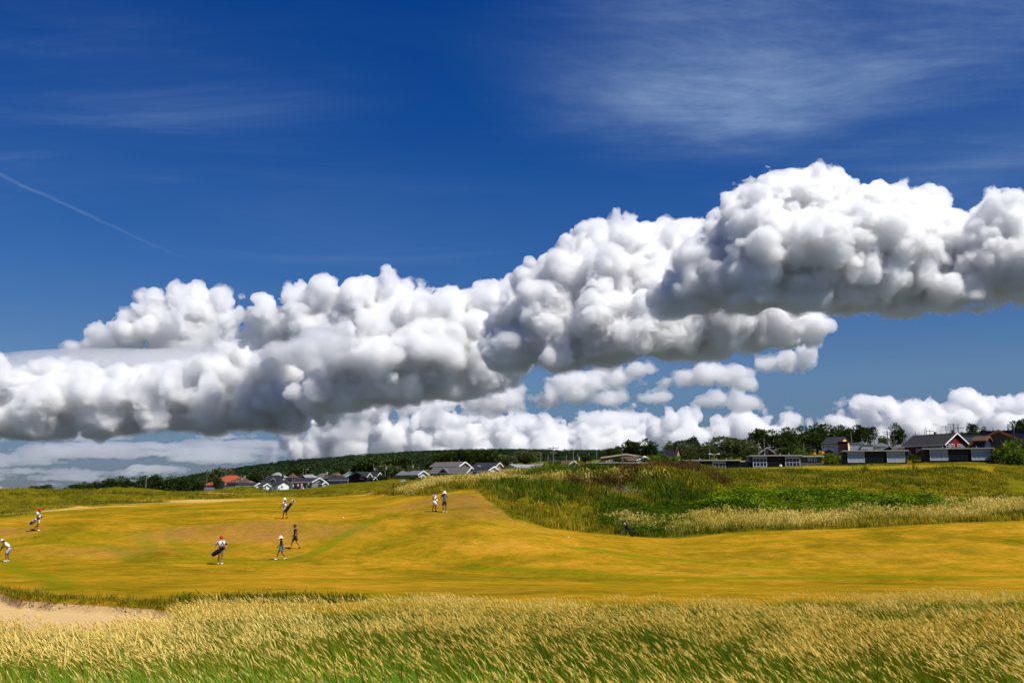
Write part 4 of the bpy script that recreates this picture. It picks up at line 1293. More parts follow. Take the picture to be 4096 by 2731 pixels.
random.seed(77)
G_ = 'trees standing around the village houses'
TREES = [
    # label, u, foot, top, width, d, kind
    ('low dark bush nearest the left edge of the picture', 45, 1972, 1958, 36, 200, 'low'),
    ('small round dark bush left of the dense dark tree on the left skyline', 92, 1972, 1953, 34, 200, 'low'),
    ('dense dark tree on the left skyline, wider than its neighbours', 160, 1974, 1938, 66, 205, 'dark'),
    ('thin dark bush just right of the distant blue hill', 265, 1976, 1952, 46, 320, 'low'),
    ('bushy dark tree at the left end of the long tree belt', 305, 1978, 1940, 60, 330, 'dark'),
    ('dark tree in the belt, second from its left end', 350, 1978, 1932, 64, 340, 'dark'),
    ('dark tree in the belt, third from its left end', 398, 1976, 1925, 66, 350, 'dark'),
    ('dark tree in the belt above the grassy knoll', 445, 1974, 1918, 66, 350, 'dark'),
    ('dark tree in the belt left of the white street lamp', 500, 1972, 1910, 70, 360, 'dark'),
    ('dark tree in the belt directly left of the lamp pole', 552, 1970, 1906, 64, 360, 'dark'),
    ('dark tree in the belt directly right of the lamp pole', 606, 1970, 1905, 68, 370, 'dark'),
    ('dark tree in the belt, second right of the lamp pole', 660, 1968, 1906, 70, 380, 'dark'),
    ('dark tree in the belt, third right of the lamp pole', 715, 1968, 1908, 72, 390, 'dark'),
    ('dark tree left of the orange roofed house', 772, 1964, 1910, 70, 400, 'dark'),
    ('tall ragged tree behind the left end of the orange roof', 885, 1935, 1873, 70, 560, 'silver'),
    ('broad pale tree behind the left slope of the orange roof', 850, 1940, 1888, 50, 560, 'silver'),
    ('small dark tree in front of the orange roofed house', 867, 1944, 1917, 34, 420, 'dark'),
    ('round dark tree right of the orange roof', 1030, 1945, 1890, 80, 520, 'dark'),
    ('dark tree between the orange roof and the big white house', 1000, 1945, 1900, 50, 520, 'dark'),
    ('bushy tree behind the grey hip roof', 1185, 1905, 1875, 60, 640, 'dark'),
    ('small dark tree above the grey hipped roofs', 1225, 1905, 1880, 36, 640, 'dark'),
    ('lone dark tree above the white hip roofed house', 1365, 1900, 1866, 30, 620, 'dark'),
    ('round green bush between the grey gable and the black house', 1330, 1932, 1903, 62, 430, 'low'),
    ('big dark tree behind the black gabled house, left of its group', 1480, 1912, 1832, 110, 520, 'dark'),
    ('biggest dark tree of the group behind the black gabled house', 1545, 1912, 1822, 120, 525, 'dark'),
    ('dark tree at the right of the group behind the black gabled house', 1605, 1915, 1830, 90, 530, 'dark'),
    ('silvery green tree leaning over the right end of the black gabled house', 1565, 1920, 1862, 90, 440, 'silver'),
    ('dark shrub in front of the right end of the black gabled house', 1545, 1922, 1900, 70, 390, 'low'),
    ('dark bush beside the left wall of the grey blue house', 1590, 1925, 1905, 40, 380, 'low'),
    ('slim silvery tree in front of the grey blue house', 1642, 1915, 1866, 34, 372, 'silver'),
    ('dark bush below the grey blue house', 1655, 1925, 1905, 60, 340, 'low'),
    ('dark tree left of the large grey house', 1720, 1880, 1850, 50, 560, 'dark'),
    ('dark tree behind the left roof of the large grey house', 1770, 1875, 1806, 80, 540, 'dark'),
    ('tall dark tree above the ridge of the large grey house', 1850, 1875, 1800, 90, 540, 'dark'),
    ('dark tree above the right gable of the large grey house', 1920, 1875, 1802, 90, 545, 'dark'),
    ('dark tree above the steep black roof', 1985, 1875, 1806, 80, 545, 'dark'),
    ('pale topped tree right of the steep black roof', 2028, 1880, 1820, 66, 430, 'silver'),
    ('bushy pale topped tree above the cream house', 2100, 1870, 1808, 96, 440, 'silver'),
    ('yellowish bush behind the long flat roof beside the tall pole', 2222, 1862, 1843, 60, 330, 'silver'),
    ('dark tree right of the brown gable roof', 2340, 1856, 1826, 50, 420, 'dark'),
    ('dark tree behind the mustard yellow house', 2450, 1840, 1790, 60, 430, 'dark'),
    ('large dark tree right of the mustard yellow house', 2525, 1842, 1772, 92, 420, 'dark'),
    ('dark shrub in front of the mustard yellow house', 2475, 1856, 1830, 60, 300, 'low'),
    ('ragged dark tree with a bare top right of the largest one', 2600, 1840, 1772, 76, 415, 'dark'),
    ('rounded light green bush in front of the brown A frame house', 2625, 1850, 1825, 70, 290, 'bush'),
    ('windswept thin tree left of the brown A frame roof', 2680, 1810, 1778, 40, 460, 'silver'),
    ('light green bush at the foot of the brown A frame house', 2700, 1850, 1830, 60, 280, 'bush'),
    ('dark tree behind the first flat roofed cabin, tallest there', 2778, 1835, 1755, 62, 400, 'dark'),
    ('silvery tree behind the first flat roofed cabin, left part', 2745, 1835, 1785, 60, 390, 'silver'),
    ('silvery wide tree behind the first flat roofed cabin, middle', 2840, 1838, 1782, 90, 385, 'silver'),
    ('silvery wide tree behind the first flat roofed cabin, right part', 2905, 1838, 1758, 110, 390, 'silver'),
    ('silvery tree between the first and second flat roofed cabins', 2975, 1838, 1768, 90, 390, 'silver'),
    ('silvery low tree left of the grey attic window', 3020, 1830, 1782, 60, 380, 'silver'),
    ('tall dark tree left of the grey attic window house', 3050, 1815, 1730, 90, 430, 'dark'),
    ('dark tree above the grey attic window', 3120, 1815, 1728, 90, 430, 'dark'),
    ('dark tree right of the grey attic window', 3180, 1812, 1722, 80, 425, 'dark'),
    ('broad dark tree left of the house with blue letters', 3235, 1812, 1708, 100, 430, 'dark'),
    ('highest dark tree above the house with blue letters', 3305, 1800, 1702, 110, 450, 'dark'),
    ('dark tree right of the yellow gable', 3375, 1790, 1712, 80, 455, 'dark'),
    ('silvery low bush behind the second flat roofed cabin', 3150, 1815, 1792, 80, 330, 'silver'),
    ('dark pine like tree above the white boxes', 3430, 1785, 1700, 70, 450, 'dark'),
    ('dark tree with thin foliage left of the crossarm pole', 3480, 1785, 1722, 50, 450, 'dark'),
    ('little tree low between two power poles', 3537, 1775, 1756, 40, 460, 'silver'),
    ('rounded dark tree left of the red house roof', 3600, 1775, 1710, 56, 440, 'dark'),
    ('rounded dark bush above the red house, right of its gable', 3892, 1738, 1708, 34, 560, 'dark'),
    ('low dark bush on the skyline left of the brown chalet', 3930, 1738, 1717, 30, 560, 'dark'),
    ('treetop at the right end of the skyline', 4080, 1725, 1694, 56, 560, 'dark'),
    ('light green shrub left of the third flat roofed cabin', 3330, 1852, 1815, 76, 262, 'bush'),
    ('light green shrub against the left wall of the third flat roofed cabin', 3362, 1852, 1828, 50, 260, 'bush'),
    ('dark hedge bush between the last two flat roofed cabins, left half', 3640, 1848, 1820, 46, 270, 'low'),
    ('dark hedge bush between the last two flat roofed cabins, right half', 3675, 1848, 1822, 40, 270, 'low'),
    ('small green bush between the red gable and the blue chalet wall', 3882, 1798, 1772, 30, 290, 'bush'),
    ('big round green shrub right of the last flat roofed cabin', 4030, 1846, 1774, 110, 240, 'bush'),
    ('second round green shrub at the right edge, in front', 4075, 1856, 1800, 110, 232, 'bush'),
    ('pale feathery shrub at the right edge by the thick pole', 4095, 1800, 1758, 60, 260, 'silver'),
    ('dark low bush at the foot of the big round shrub', 3990, 1852, 1812, 70, 236, 'low'),
]
TREES += [
    ('dark bush right behind the roof of the long low cabin, left', 2420, 1866, 1846, 60, 300, 'low'),
    ('dark bush below the white small gable by the mustard house', 2580, 1858, 1832, 60, 290, 'low'),
    ('silvery bush left of the steep pinkish gable', 2640, 1858, 1815, 60, 310, 'silver'),
    ('dark tree standing behind the steep pinkish gable', 2725, 1845, 1775, 60, 420, 'dark'),
    ('dark bush behind the left end of the first cabin roof', 2760, 1850, 1815, 70, 300, 'low'),
    ('dark bush behind the middle of the first cabin roof', 2830, 1850, 1812, 80, 300, 'low'),
    ('dark bush behind the right half of the first cabin roof', 2905, 1850, 1808, 90, 300, 'low'),
    ('dark bush where the first and second cabin roofs meet', 2985, 1845, 1800, 80, 300, 'low'),
    ('dark bush right of the grey attic gable', 3140, 1828, 1785, 80, 310, 'low'),
    ('dark bush behind the white windowed wing of the second cabin', 3215, 1828, 1780, 90, 310, 'low'),
    ('dark bush left of the two orange umbrellas', 3200, 1828, 1795, 60, 290, 'bush'),
    ('dark tree filling the gap left of the blue lettered house', 3270, 1815, 1740, 90, 400, 'dark'),
    ('dark tree filling the gap left of the broad trees', 3150, 1820, 1745, 90, 410, 'dark'),
    ('dark tree behind the silvery trees, right of the first cabin', 2940, 1835, 1770, 90, 430, 'dark'),
    ('dark tree behind the maroon block', 3400, 1795, 1722, 70, 450, 'dark'),
]
for (lab, u, vb, vt, w, d, kind) in TREES:
    bush = kind in ('bush', 'low')
    tree(lab, u, vb, vt - ((14 if u > 2400 and d > 380 else 4) if kind in ('dark', 'silver') else 0), w * (1.4 if kind in ('dark', 'silver') else 1.15), d, kind, G_, 'bush' if bush else 'tree', 'bush' if bush else 'tree')
print('trees', round(time.time() - T0, 1))
# ------------------------------------------------------------------ mesh collector
class MB:
    def __init__(s):
        s.v, s.f = [], []
    def poly(s, pts):
        b = len(s.v)
        s.v += [tuple(p) for p in pts]
        s.f.append(tuple(range(b, b + len(pts))))
    def box(s, x0, x1, y0, y1, z0, z1):
        b = len(s.v)
        s.v += [(x, y, z) for z in (z0, z1) for y in (y0, y1) for x in (x0, x1)]
        for q in ((0, 2, 3, 1), (4, 5, 7, 6), (0, 1, 5, 4), (2, 6, 7, 3), (0, 4, 6, 2), (1, 3, 7, 5)):
            s.f.append(tuple(b + k for k in q))
    def slab(s, quad, t):
        """Thick sheet below a quad of 4 points (thickness straight down)."""
        q = [Vector(p) for p in quad]
        lo = [p - Vector((0, 0, t)) for p in q]
        b = len(s.v)
        s.v += [tuple(p) for p in q + lo]
        n = len(q)
        s.f.append(tuple(b + k for k in range(n)))
        s.f.append(tuple(b + n + k for k in reversed(range(n))))
        for k in range(n):
            s.f.append((b + k, b + n + k, b + n + (k + 1) % n, b + (k + 1) % n))
    def prism(s, prof, axis, a0, a1):
        """Closed profile (list of 2-D points in the plane across axis) drawn out from a0 to a1."""
        def P3(p, a):
            return (a, p[0], p[1]) if axis == 'x' else (p[0], a, p[1])
        b = len(s.v)
        n = len(prof)
        s.v += [P3(p, a0) for p in prof] + [P3(p, a1) for p in prof]
        s.f.append(tuple(b + k for k in range(n)))
        s.f.append(tuple(b + n + k for k in reversed(range(n))))
        for k in range(n):
            s.f.append((b + k, b + n + k, b + n + (k + 1) % n, b + (k + 1) % n))
    def tube(s, a, b_, r0, r1=None, k=8):
        a, b_ = Vector(a), Vector(b_)
        r1 = r0 if r1 is None else r1
        d = (b_ - a).normalized()
        s1 = d.orthogonal().normalized()
        s2 = d.cross(s1)
        b = len(s.v)
        for q, r in ((a, r0), (b_, r1)):
            s.v += [tuple(q + s1 * r * math.cos(2 * PI * i / k) + s2 * r * math.sin(2 * PI * i / k)) for i in range(k)]
        for i in range(k):
            s.f.append((b + i, b + (i + 1) % k, b + k + (i + 1) % k, b + k + i))
        s.f.append(tuple(b + i for i in reversed(range(k))))
        s.f.append(tuple(b + k + i for i in range(k)))
    def mesh(s, name):
        me = bpy.data.meshes.new(name)
        me.from_pydata(s.v, [], s.f)
        bm = bmesh.new()
        bm.from_mesh(me)
        bmesh.ops.recalc_face_normals(bm, faces=bm.faces)
        bm.to_mesh(me)
        bm.free()
        return me
    def obj(s, name, mat, parent=None):
        return link(name, s.mesh(name), mat, parent)

def empty(name, loc, rz=0.0):
    e = bpy.data.objects.new(name, None)
    e.empty_display_size = .5
    COL.objects.link(e)
    e.location = loc
    e.rotation_euler = (0, 0, rz)
    return e

MATS = {}
def paint(key, col, rough=.8, var=.18, sc=1.2, siding=0.0):
    """Weathered plain material; siding > 0 adds the fine relief of lap boards of that height."""
    if key in MATS:
        return MATS[key]
    m, n, b = new_mat(key, rough, .25)
    g = n.n('ShaderNodeTexCoord').outputs['Object']
    f = n.noise(g, sc, 6, .65)
    lo = tuple(c * (1 - var) for c in col)
    hi = tuple(min(1, c * (1 + var)) for c in col)
    n.l(n.mix(f, (*lo, 1), (*hi, 1)), b.inputs['Base Color'])
    if siding:
        sp_ = n.n('ShaderNodeSeparateXYZ')
        n.l(g, sp_.inputs[0])
        saw = n.m('FRACT', n.m('DIVIDE', sp_.outputs[2], siding))
        bp = n.n('ShaderNodeBump')
        bp.inputs['Strength'].default_value = .8
        bp.inputs['Distance'].default_value = .03
        n.l(saw, bp.inputs['Height'])
        n.l(bp.outputs[0], b.inputs['Normal'])
    MATS[key] = m
    return m

def glass_mat():
    m, n, b = new_mat('window_glass', .06, .6)
    b.inputs['Base Color'].default_value = (.012, .018, .028, 1)
    return m
M_GLASS = glass_mat()
M_BLIND = paint('window_blind', (.34, .39, .45), .3, .06)
M_TRIM = paint('white_trim', (.80, .80, .80), .6, .04)
R_BLACK = paint('black_shingle', (.022, .022, .027), .9, .3, 2)
R_GREY = paint('grey_shingle', (.13, .13, .14), .9, .25, 2)
R_PALE = paint('pale_grey_shingle', (.25, .25, .26), .9, .2, 2)
R_BROWN = paint('brown_shingle', (.085, .048, .032), .9, .3, 2)
R_ORANGE = paint('orange_tile_roof', (.30, .062, .020), .85, .25, 3)
R_TAUPE = paint('taupe_shingle', (.105, .092, .088), .9, .25, 2)

MX = CT / F
MZ = CT * CT / F

def win(par, x, y, z, w, h, nx, ny, face='F', frame=.10, fm=None, pm=None, depth=.06):
    """Window on the front (face F, outward -y) or on a side wall (G: outward +x, H: outward -x): part window with each pane a sub-part."""
    mb = MB()
    def bx(a0, a1, z0, z1, o0, o1):
        if face == 'F':
            mb.box(x + a0, x + a1, y - o1, y - o0, z + z0, z + z1)
        elif face == 'G':
            mb.box(x + o0, x + o1, y + a0, y + a1, z + z0, z + z1)
        else:
            mb.box(x - o1, x - o0, y - a1, y - a0, z + z0, z + z1)
    W, H, t = w / 2, h / 2, frame
    bx(-W, W, H - t, H, .004, depth)
    bx(-W, W, -H, -H + t, .004, depth + .03)
    bx(-W, -W + t, -H + t, H - t, .004, depth)
    bx(W - t, W, -H + t, H - t, .004, depth)
    for k in range(1, nx):
        c = -W + w * k / nx
        bx(c - t * .32, c + t * .32, -H + t, H - t, .004, depth - .008)
    for k in range(1, ny):
        c = -H + h * k / ny
        bx(-W + t, W - t, c - t * .28, c + t * .28, .004, depth - .016)
    o = mb.obj('window', fm or M_TRIM, par)
    cw, ch = w / nx, h / ny
    for a in range(nx):
        for c in range(ny):
            mb = MB()
            bx(-W + cw * a + t * .3, -W + cw * (a + 1) - t * .3, -H + ch * c + t * .3, -H + ch * (c + 1) - t * .3, .006, .022)
            mb.obj('pane', pm or M_GLASS, o)
    return o

def house(label, u0, um, u1, vb, ve, vr, d, th=35, wall=None, roof=None, gable=None, trim=None, mir=False, wins=(), gwins=(), dormers=(), chim=(), hip=False, over=.45, name='house', cat='house', group='houses of the village behind the dunes', W=None, porch=None):
    """A gabled (or hipped) house. Its front runs u0..um, the end wall that also faces us runs um..u1 (mirrored: the end wall is u0..um)."""
    t_ = rad(th)
    alpha = math.atan((um - 2048) * MX)          # bearing of the house: it is turned so that its corner faces the viewer's side
    mx = MX * math.cos(alpha)
    if not mir:
        corner, L = um, (um - u0) * mx * d / math.cos(t_)
        Wd = (u1 - um) * mx * d / math.sin(t_) if th > 0 and u1 > um else W
    else:
        corner, L = um, (u1 - um) * mx * d / math.cos(t_)
        Wd = (um - u0) * mx * d / math.sin(t_) if th > 0 and um > u0 else W
    if W:
        Wd = W
    p = P(corner, vb, d)
    g = gz(p.x, d)
    base = min(p.z, g)
    ze = P(corner, ve, d).z - base
    zr = P(corner, vr, d).z - base
    e = empty(name, (p.x, d, base), (-t_ if not mir else t_) - alpha)
    sg = -1 if not mir else 1
    xa, xb = (-L, 0) if not mir else (0, L)
    wall, roof = wall or M_TRIM, roof or R_GREY
    mb = MB()
    zb = -2.0
    if hip:
        mb.box(xa, xb, 0, Wd, zb, ze)
    else:
        mb.prism([(0, zb), (Wd, zb), (Wd, ze), (Wd / 2, zr - .05), (0, ze)], 'x', xa, xb)
    mb.obj('wall', wall, e)
    o = over
    sl = (zr - ze) / (Wd / 2)
    ro = MB()
    if hip:
        r = min(Wd / 2, L / 2 - .01)
        A = [(xa - o, -o, ze - o * sl * .5), (xb + o, -o, ze - o * sl * .5), (xb + o, Wd + o, ze - o * sl * .5), (xa - o, Wd + o, ze - o * sl * .5)]
        R1, R2 = (xa + r, Wd / 2, zr), (xb - r, Wd / 2, zr)
        ro.slab([A[0], A[1], R2, R1], .14)
        ro.slab([A[2], A[3], R1, R2], .14)
        ro.slab([A[1], A[2], R2], .14)
        ro.slab([A[3], A[0], R1], .14)
    else:
        ro.slab([(xa - o, -o, ze - o * sl + .12), (xb + o, -o, ze - o * sl + .12), (xb + o, Wd / 2, zr + .12), (xa - o, Wd / 2, zr + .12)], .16)
        ro.slab([(xb + o, Wd + o, ze - o * sl + .12), (xa - o, Wd + o, ze - o * sl + .12), (xa - o, Wd / 2, zr + .12), (xb + o, Wd / 2, zr + .12)], .16)
    rf = ro.obj('roof', roof, e)
    if trim:
        tb = MB()
        for xx_ in ((xb + o, xb + o + .06) if not mir else (xa - o - .06, xa - o),):
            for (ya, yb, za, zb_) in ((-o, Wd / 2, ze - o * sl, zr), (Wd + o, Wd / 2, ze - o * sl, zr)):
                tb.prism([(ya, za + .17), (yb, zb_ + .17), (yb, zb_ - .26), (ya, za - .26)], 'x', xx_[0], xx_[1])
        tb.obj('bargeboard', trim, e)
        tb = MB()
        tb.box(xa - o, xb + o, -o - .07, -o - .005, ze - o * sl - .12, ze - o * sl + .13)
        tb.obj('gutter', trim, e)
    if gable is not None and not hip:
        gb = MB()
        x_ = xb if not mir else xa
        s_ = 1 if not mir else -1
        prof = [(0.02, zb), (Wd - .02, zb), (Wd - .02, ze - .02), (Wd / 2, zr - .12), (.02, ze - .02)]
        gb.prism(prof, 'x', x_ + .004 * s_, x_ + .03 * s_)
        gb.obj('end_wall', gable, e)
    def zof(v):
        return P(corner, v, d).z - base
    for (a, v, w, h, nx, ny) in wins:
        if not mir:
            lx = -L + (a - u0) / max(um - u0, 1e-6) * L
        else:
            lx = (a - um) / max(u1 - um, 1e-6) * L
        win(e, lx, 0, zof(v), w * mx * d / math.cos(t_), h * MZ * d, nx, ny)
    for (a, v, w, h, nx, ny) in gwins:
        if not mir:
            ly = (a - um) / max(u1 - um, 1e-6) * Wd
            win(e, xb + .03, ly, zof(v), w * mx * d / math.sin(t_), h * MZ * d, nx, ny, 'G')
        else:
            ly = (um - a) / max(um - u0, 1e-6) * Wd
            win(e, xa - .03, ly, zof(v), w * mx * d / math.sin(t_), h * MZ * d, nx, ny, 'H')
    for (uc, va, vbm, w, wm, tm, proj) in dormers:
        # a small cross gable standing out of the front: wall, roof and white edge
        lx = (-L + (uc - u0) / (um - u0) * L) if not mir else (uc - um) / (u1 - um) * L
        hw = w * mx * d / math.cos(t_) / 2
        za, zb2 = zof(va), zof(vbm)
        zm = za - hw * .75
        db = MB()
        yb = min(Wd * .5, max(.5, (za - ze) / max(sl, .05)))
        db.prism([(lx - hw, zb2), (lx + hw, zb2), (lx + hw, zm), (lx, za - .06), (lx - hw, zm)], 'y', -proj, yb)
        do = db.obj('dormer', wm, e)
        rb = MB()
        ov = .25
        rb.slab([(lx - hw - ov, -proj - ov, zm - ov * .75 + .1), (lx, -proj - ov, za + .1), (lx, yb + .5, za + .1), (lx - hw - ov, yb + .5, zm - ov * .75 + .1)], .12)
        rb.slab([(lx, -proj - ov, za + .1), (lx + hw + ov, -proj - ov, zm - ov * .75 + .1), (lx + hw + ov, yb + .5, zm - ov * .75 + .1), (lx, yb + .5, za + .1)], .12)
        rb.obj('dormer_roof', roof, do)
        if tm:
            t2 = MB()
            for sgn in (-1, 1):
                t2.prism([(lx, za + .13), (lx + sgn * (hw + ov), zm - ov * .75 + .13), (lx + sgn * (hw + ov), zm - ov * .75 - .2), (lx, za - .2)], 'y', -proj - ov - .06, -proj - ov - .005)
            t2.obj('dormer_edge', tm, do)
    for (a, v0, v1, w, cm) in chim:
        lx = (-L + (a - u0) / (um - u0) * L) if not mir else (a - um) / (u1 - um) * L
        cb = MB()
        cw = w * MX * d / 2
        cb.box(lx - cw, lx + cw, Wd / 2 - cw, Wd / 2 + cw, zof(v1) - .8, zof(v0))
        cb.box(lx - cw * 1.2, lx + cw * 1.2, Wd / 2 - cw * 1.2, Wd / 2 + cw * 1.2, zof(v0), zof(v0) + .15)
        cb.obj('chimney', cm, e)
    prop(e, label, cat, group)
    return e

def front_house(label, u0, u1, vb, ve, vr, d, wall, roof, trim=None, W=9.0, wins=(), over=.5, uc=None, name='house', cat='house', group='houses of the village behind the dunes', edge=.26):
    """House whose gable faces us squarely."""
    uc = uc or (u0 + u1) / 2
    p = P((u0 + u1) / 2, vb, d)
    base = min(p.z, gz(p.x, d))
    alpha = math.atan(((u0 + u1) / 2 - 2048) * MX)
    mx = MX * math.cos(alpha)
    hw = (u1 - u0) * mx * d / 2
    ze, zr = P(uc, ve, d).z - base, P(uc, vr, d).z - base
    xr = (uc - (u0 + u1) / 2) * mx * d
    e = empty(name, (p.x, d, base), -alpha)
    mb = MB()
    mb.prism([(-hw, -2), (hw, -2), (hw, ze), (xr, zr - .06), (-hw, ze)], 'y', 0, W)
    mb.obj('wall', wall, e)
    ro = MB()
    for s_ in (-1, 1):
        sl = (zr - ze) / (hw - s_ * xr)
        q = [(s_ * (hw + over), -over, ze - over * sl + .12), (xr, -over, zr + .12), (xr, W + over, zr + .12), (s_ * (hw + over), W + over, ze - over * sl + .12)]
        ro.slab(q, .18)
    ro.obj('roof', roof, e)
    if trim:
        tb = MB()
        for s_ in (-1, 1):
            sl = (zr - ze) / (hw - s_ * xr)
            tb.prism([(xr, zr + .18), (s_ * (hw + over), ze - over * sl + .18), (s_ * (hw + over), ze - over * sl - edge), (xr, zr - edge)], 'y', -over - .07, -over - .005)
        tb.obj('bargeboard', trim, e)
    for wdat in wins:
        a, v, w, h, nx, ny = wdat[:6]
        win(e, (a - (u0 + u1) / 2) * mx * d, 0, P(a, v, d).z - base, w * mx * d, h * MZ * d, nx, ny, 'F', *(wdat[6:]))
    prop(e, label, cat, group)
    return e

W_WHITE = paint('white_siding', (.80, .80, .78), .7, .05, 1, .18)
W_GREYB = paint('grey_blue_siding', (.17, .20, .25), .8, .12, 1, .18)
W_BLACK = paint('black_siding', (.014, .014, .018), .8, .2, 1, .18)
W_GREY = paint('grey_siding', (.20, .20, .21), .8, .12, 1, .18)
W_DARKG = paint('dark_grey_siding', (.070, .072, .082), .8, .15, 1, .18)
W_TAUPE = paint('taupe_siding', (.15, .125, .11), .8, .15, 1, .18)
W_CREAM = paint('cream_siding', (.62, .57, .42), .8, .06, 1, .18)
W_PALEB = paint('pale_blue_siding', (.38, .46, .50), .8, .08, 1, .18)
W_MUST = paint('mustard_siding', (.27, .185, .065), .8, .12, 1, .18)
W_RED = paint('dark_red_siding', (.17, .012, .014), .75, .12, 1, .18)
W_NAVY = paint('navy_siding', (.018, .026, .075), .75, .15, 1, .18)
W_PINK = paint('pinkish_shingle_wall', (.36, .20, .15), .9, .2, 2)
W_MAROON = paint('maroon_wall', (.055, .012, .014), .8, .2, 1)
M_BRICK = paint('chimney_brick', (.17, .075, .05), .9, .3, 3)
M_STEEL = paint('grey_metal', (.32, .32, .33), .5, .1)

# left end of the village
house('low long dark roofed building half hidden beside the grassy knoll on the left', 343, 425, 432, 1978, 1967, 1961, 330, 20, W_DARKG, R_BLACK, trim=paint('pale_edge', (.42, .40, .36)), W=9)
house('low flat looking shed roof between the two dark bushes on the left', 252, 305, 312, 1979, 1973, 1969, 325, 20, W_DARKG, R_BLACK, trim=paint('pale_edge', (.42, .40, .36)), W=7)
house('long orange roofed house, its navy gable in the middle', 817, 1000, 1008, 1950, 1938, 1899, 480, 12, W_GREYB, R_ORANGE, wins=[(845, 1943, 14, 7, 2, 1), (920, 1944, 12, 7, 2, 1)],
      dormers=[(880, 1913, 1945, 32, W_NAVY, M_STEEL, .6)], W=17, hip=True)
house('grey house with a brown hipped roof and a pale bay, right of the orange roof', 905, 990, 1022, 1952, 1929, 1909, 455, 25, W_GREYB, R_BROWN, hip=True, wins=[(948, 1929, 8, 12, 1, 2), (985, 1934, 10, 6, 2, 1)], gwins=[(1004, 1929, 10, 8, 2, 1)], chim=[(960, 1903, 1912, 6, M_STEEL)])
house('low long black roofed house with a white end gable, left of the pale blue shed', 945, 1016, 1050, 1958, 1942, 1931, 420, 40, W_GREYB, R_BLACK, gable=W_WHITE, trim=M_TRIM)
house('small pale blue shed with a white gable, in front of the white house', 1032, 1051, 1078, 1965, 1942, 1934, 395, 45, W_PALEB, R_BLACK, gable=W_WHITE, trim=M_TRIM, gwins=[(1060, 1950, 7, 10, 1, 1)], name='shed', cat='shed')
house('pale grey hip roofed house behind the big white house', 1070, 1120, 1150, 1915, 1907, 1888, 540, 35, W_GREY, R_PALE, hip=True, chim=[(1090, 1891, 1896, 5, M_BRICK)], over=.6)
house('big white two storey house with black roofs', 1042, 1118, 1154, 1962, 1922, 1899, 450, 42, W_WHITE, R_BLACK, gable=W_WHITE, hip=True, over=.5, gwins=[(1134, 1919, 7, 9, 2, 1), (1128, 1939, 6, 5, 1, 1)], wins=[(1096, 1938, 16, 8, 3, 1)],
      dormers=[(1094, 1911, 1930, 18, W_GREYB, M_TRIM, .4)], chim=[(1062, 1897, 1908, 7, M_BRICK), (1112, 1896, 1905, 7, M_BRICK)])
house('low white wing with a black roof in front of the big white house', 1078, 1112, 1119, 1958, 1937, 1924, 440, 35, W_WHITE, R_BLACK, wins=[(1096, 1944, 10, 6, 2, 1)], W=8)
house('grey house with a reddish hipped roof behind the long black roof', 1150, 1176, 1192, 1925, 1908, 1891, 520, 30, W_GREYB, R_BROWN, hip=True, wins=[(1160, 1909, 5, 7, 1, 1)], gwins=[(1181, 1911, 4, 7, 1, 1)])
house('hipped pale grey roof with a dark dormer above the long black roof', 1198, 1256, 1276, 1918, 1912, 1896, 470, 30, W_GREY, R_PALE, hip=True, dormers=[(1212, 1900, 1913, 16, W_BLACK, None, .3)])
house('long low black roofed house with a light grey end gable and blue door', 1170, 1247, 1302, 1945, 1926, 1910, 405, 38, W_GREYB, R_BLACK, gable=W_GREY, trim=M_TRIM, wins=[(1183, 1935, 8, 6, 1, 1), (1199, 1936, 6, 7, 1, 1), (1234, 1937, 9, 9, 2, 1)])  # one paint: the front's shade is put into a bluer colour than the gable's
house('tiny gabled porch hut beside the light grey gable', 1272, 1287, 1308, 1946, 1934, 1926, 395, 40, W_GREYB, R_BLACK, gable=W_PALEB, trim=M_TRIM, name='hut', cat='hut')
house('wide brown roofed house behind the light grey gable', 1250, 1315, 1338, 1925, 1911, 1891, 500, 25, W_GREY, R_TAUPE, hip=True, chim=[(1294, 1888, 1893, 7, paint('tan_chimney', (.5, .36, .25)))])
house('white house with a brown hipped roof below the lone dark tree', 1320, 1345, 1370, 1915, 1900, 1888, 520, 35, W_WHITE, R_BROWN, hip=True, gwins=[(1355, 1900, 8, 10, 2, 1)])
house('pale blue gabled house behind the black house', 1372, 1376, 1424, 1912, 1901, 1886, 480, 70, W_PALEB, R_PALE, gable=W_PALEB)
house('low grey garage with a black roof left of the black house', 1315, 1388, 1396, 1928, 1919, 1907, 410, 15, W_GREYB, R_BLACK, wins=[(1362, 1923, 9, 5, 2, 1)], trim=M_STEEL, W=7, name='garage', cat='garage')
house('black house with a broad black gable and white trimmed bays', 1394, 1462, 1548, 1925, 1904, 1886, 400, 55, W_BLACK, R_BLACK, mir=True, over=.5, wins=[(1473, 1909, 12, 13, 3, 1), (1507, 1909, 7, 13, 1, 2), (1520, 1907, 6, 8, 1, 2)],
      gwins=[(1448, 1910, 16, 13, 2, 1)], trim=paint('dark_bargeboard', (.10, .10, .12)), dormers=[(1473, 1892, 1912, 22, W_BLACK, M_TRIM, .5), (1511, 1888, 1912, 24, W_BLACK, M_TRIM, .9), (1490, 1907, 1918, 14, W_BLACK, M_TRIM, 1.2)])
house('grey blue house with a white edged end gable behind the slim tree', 1588, 1671, 1710, 1922, 1896, 1882, 365, 40, W_GREYB, R_GREY, gable=W_PALEB, trim=M_TRIM, wins=[(1609, 1909, 16, 13, 3, 1)], gwins=[(1693, 1906, 13, 8, 2, 1)])
house('reddish brown hipped roof behind the grey blue house', 1612, 1655, 1678, 1890, 1885, 1873, 480, 30, W_GREY, R_BROWN, hip=True)
house('small dark gabled shed in the grass below the grey blue house', 1596, 1600, 1625, 1932, 1927, 1920, 320, 60, W_DARKG, R_GREY, gable=W_DARKG, trim=M_STEEL, name='shed', cat='shed')
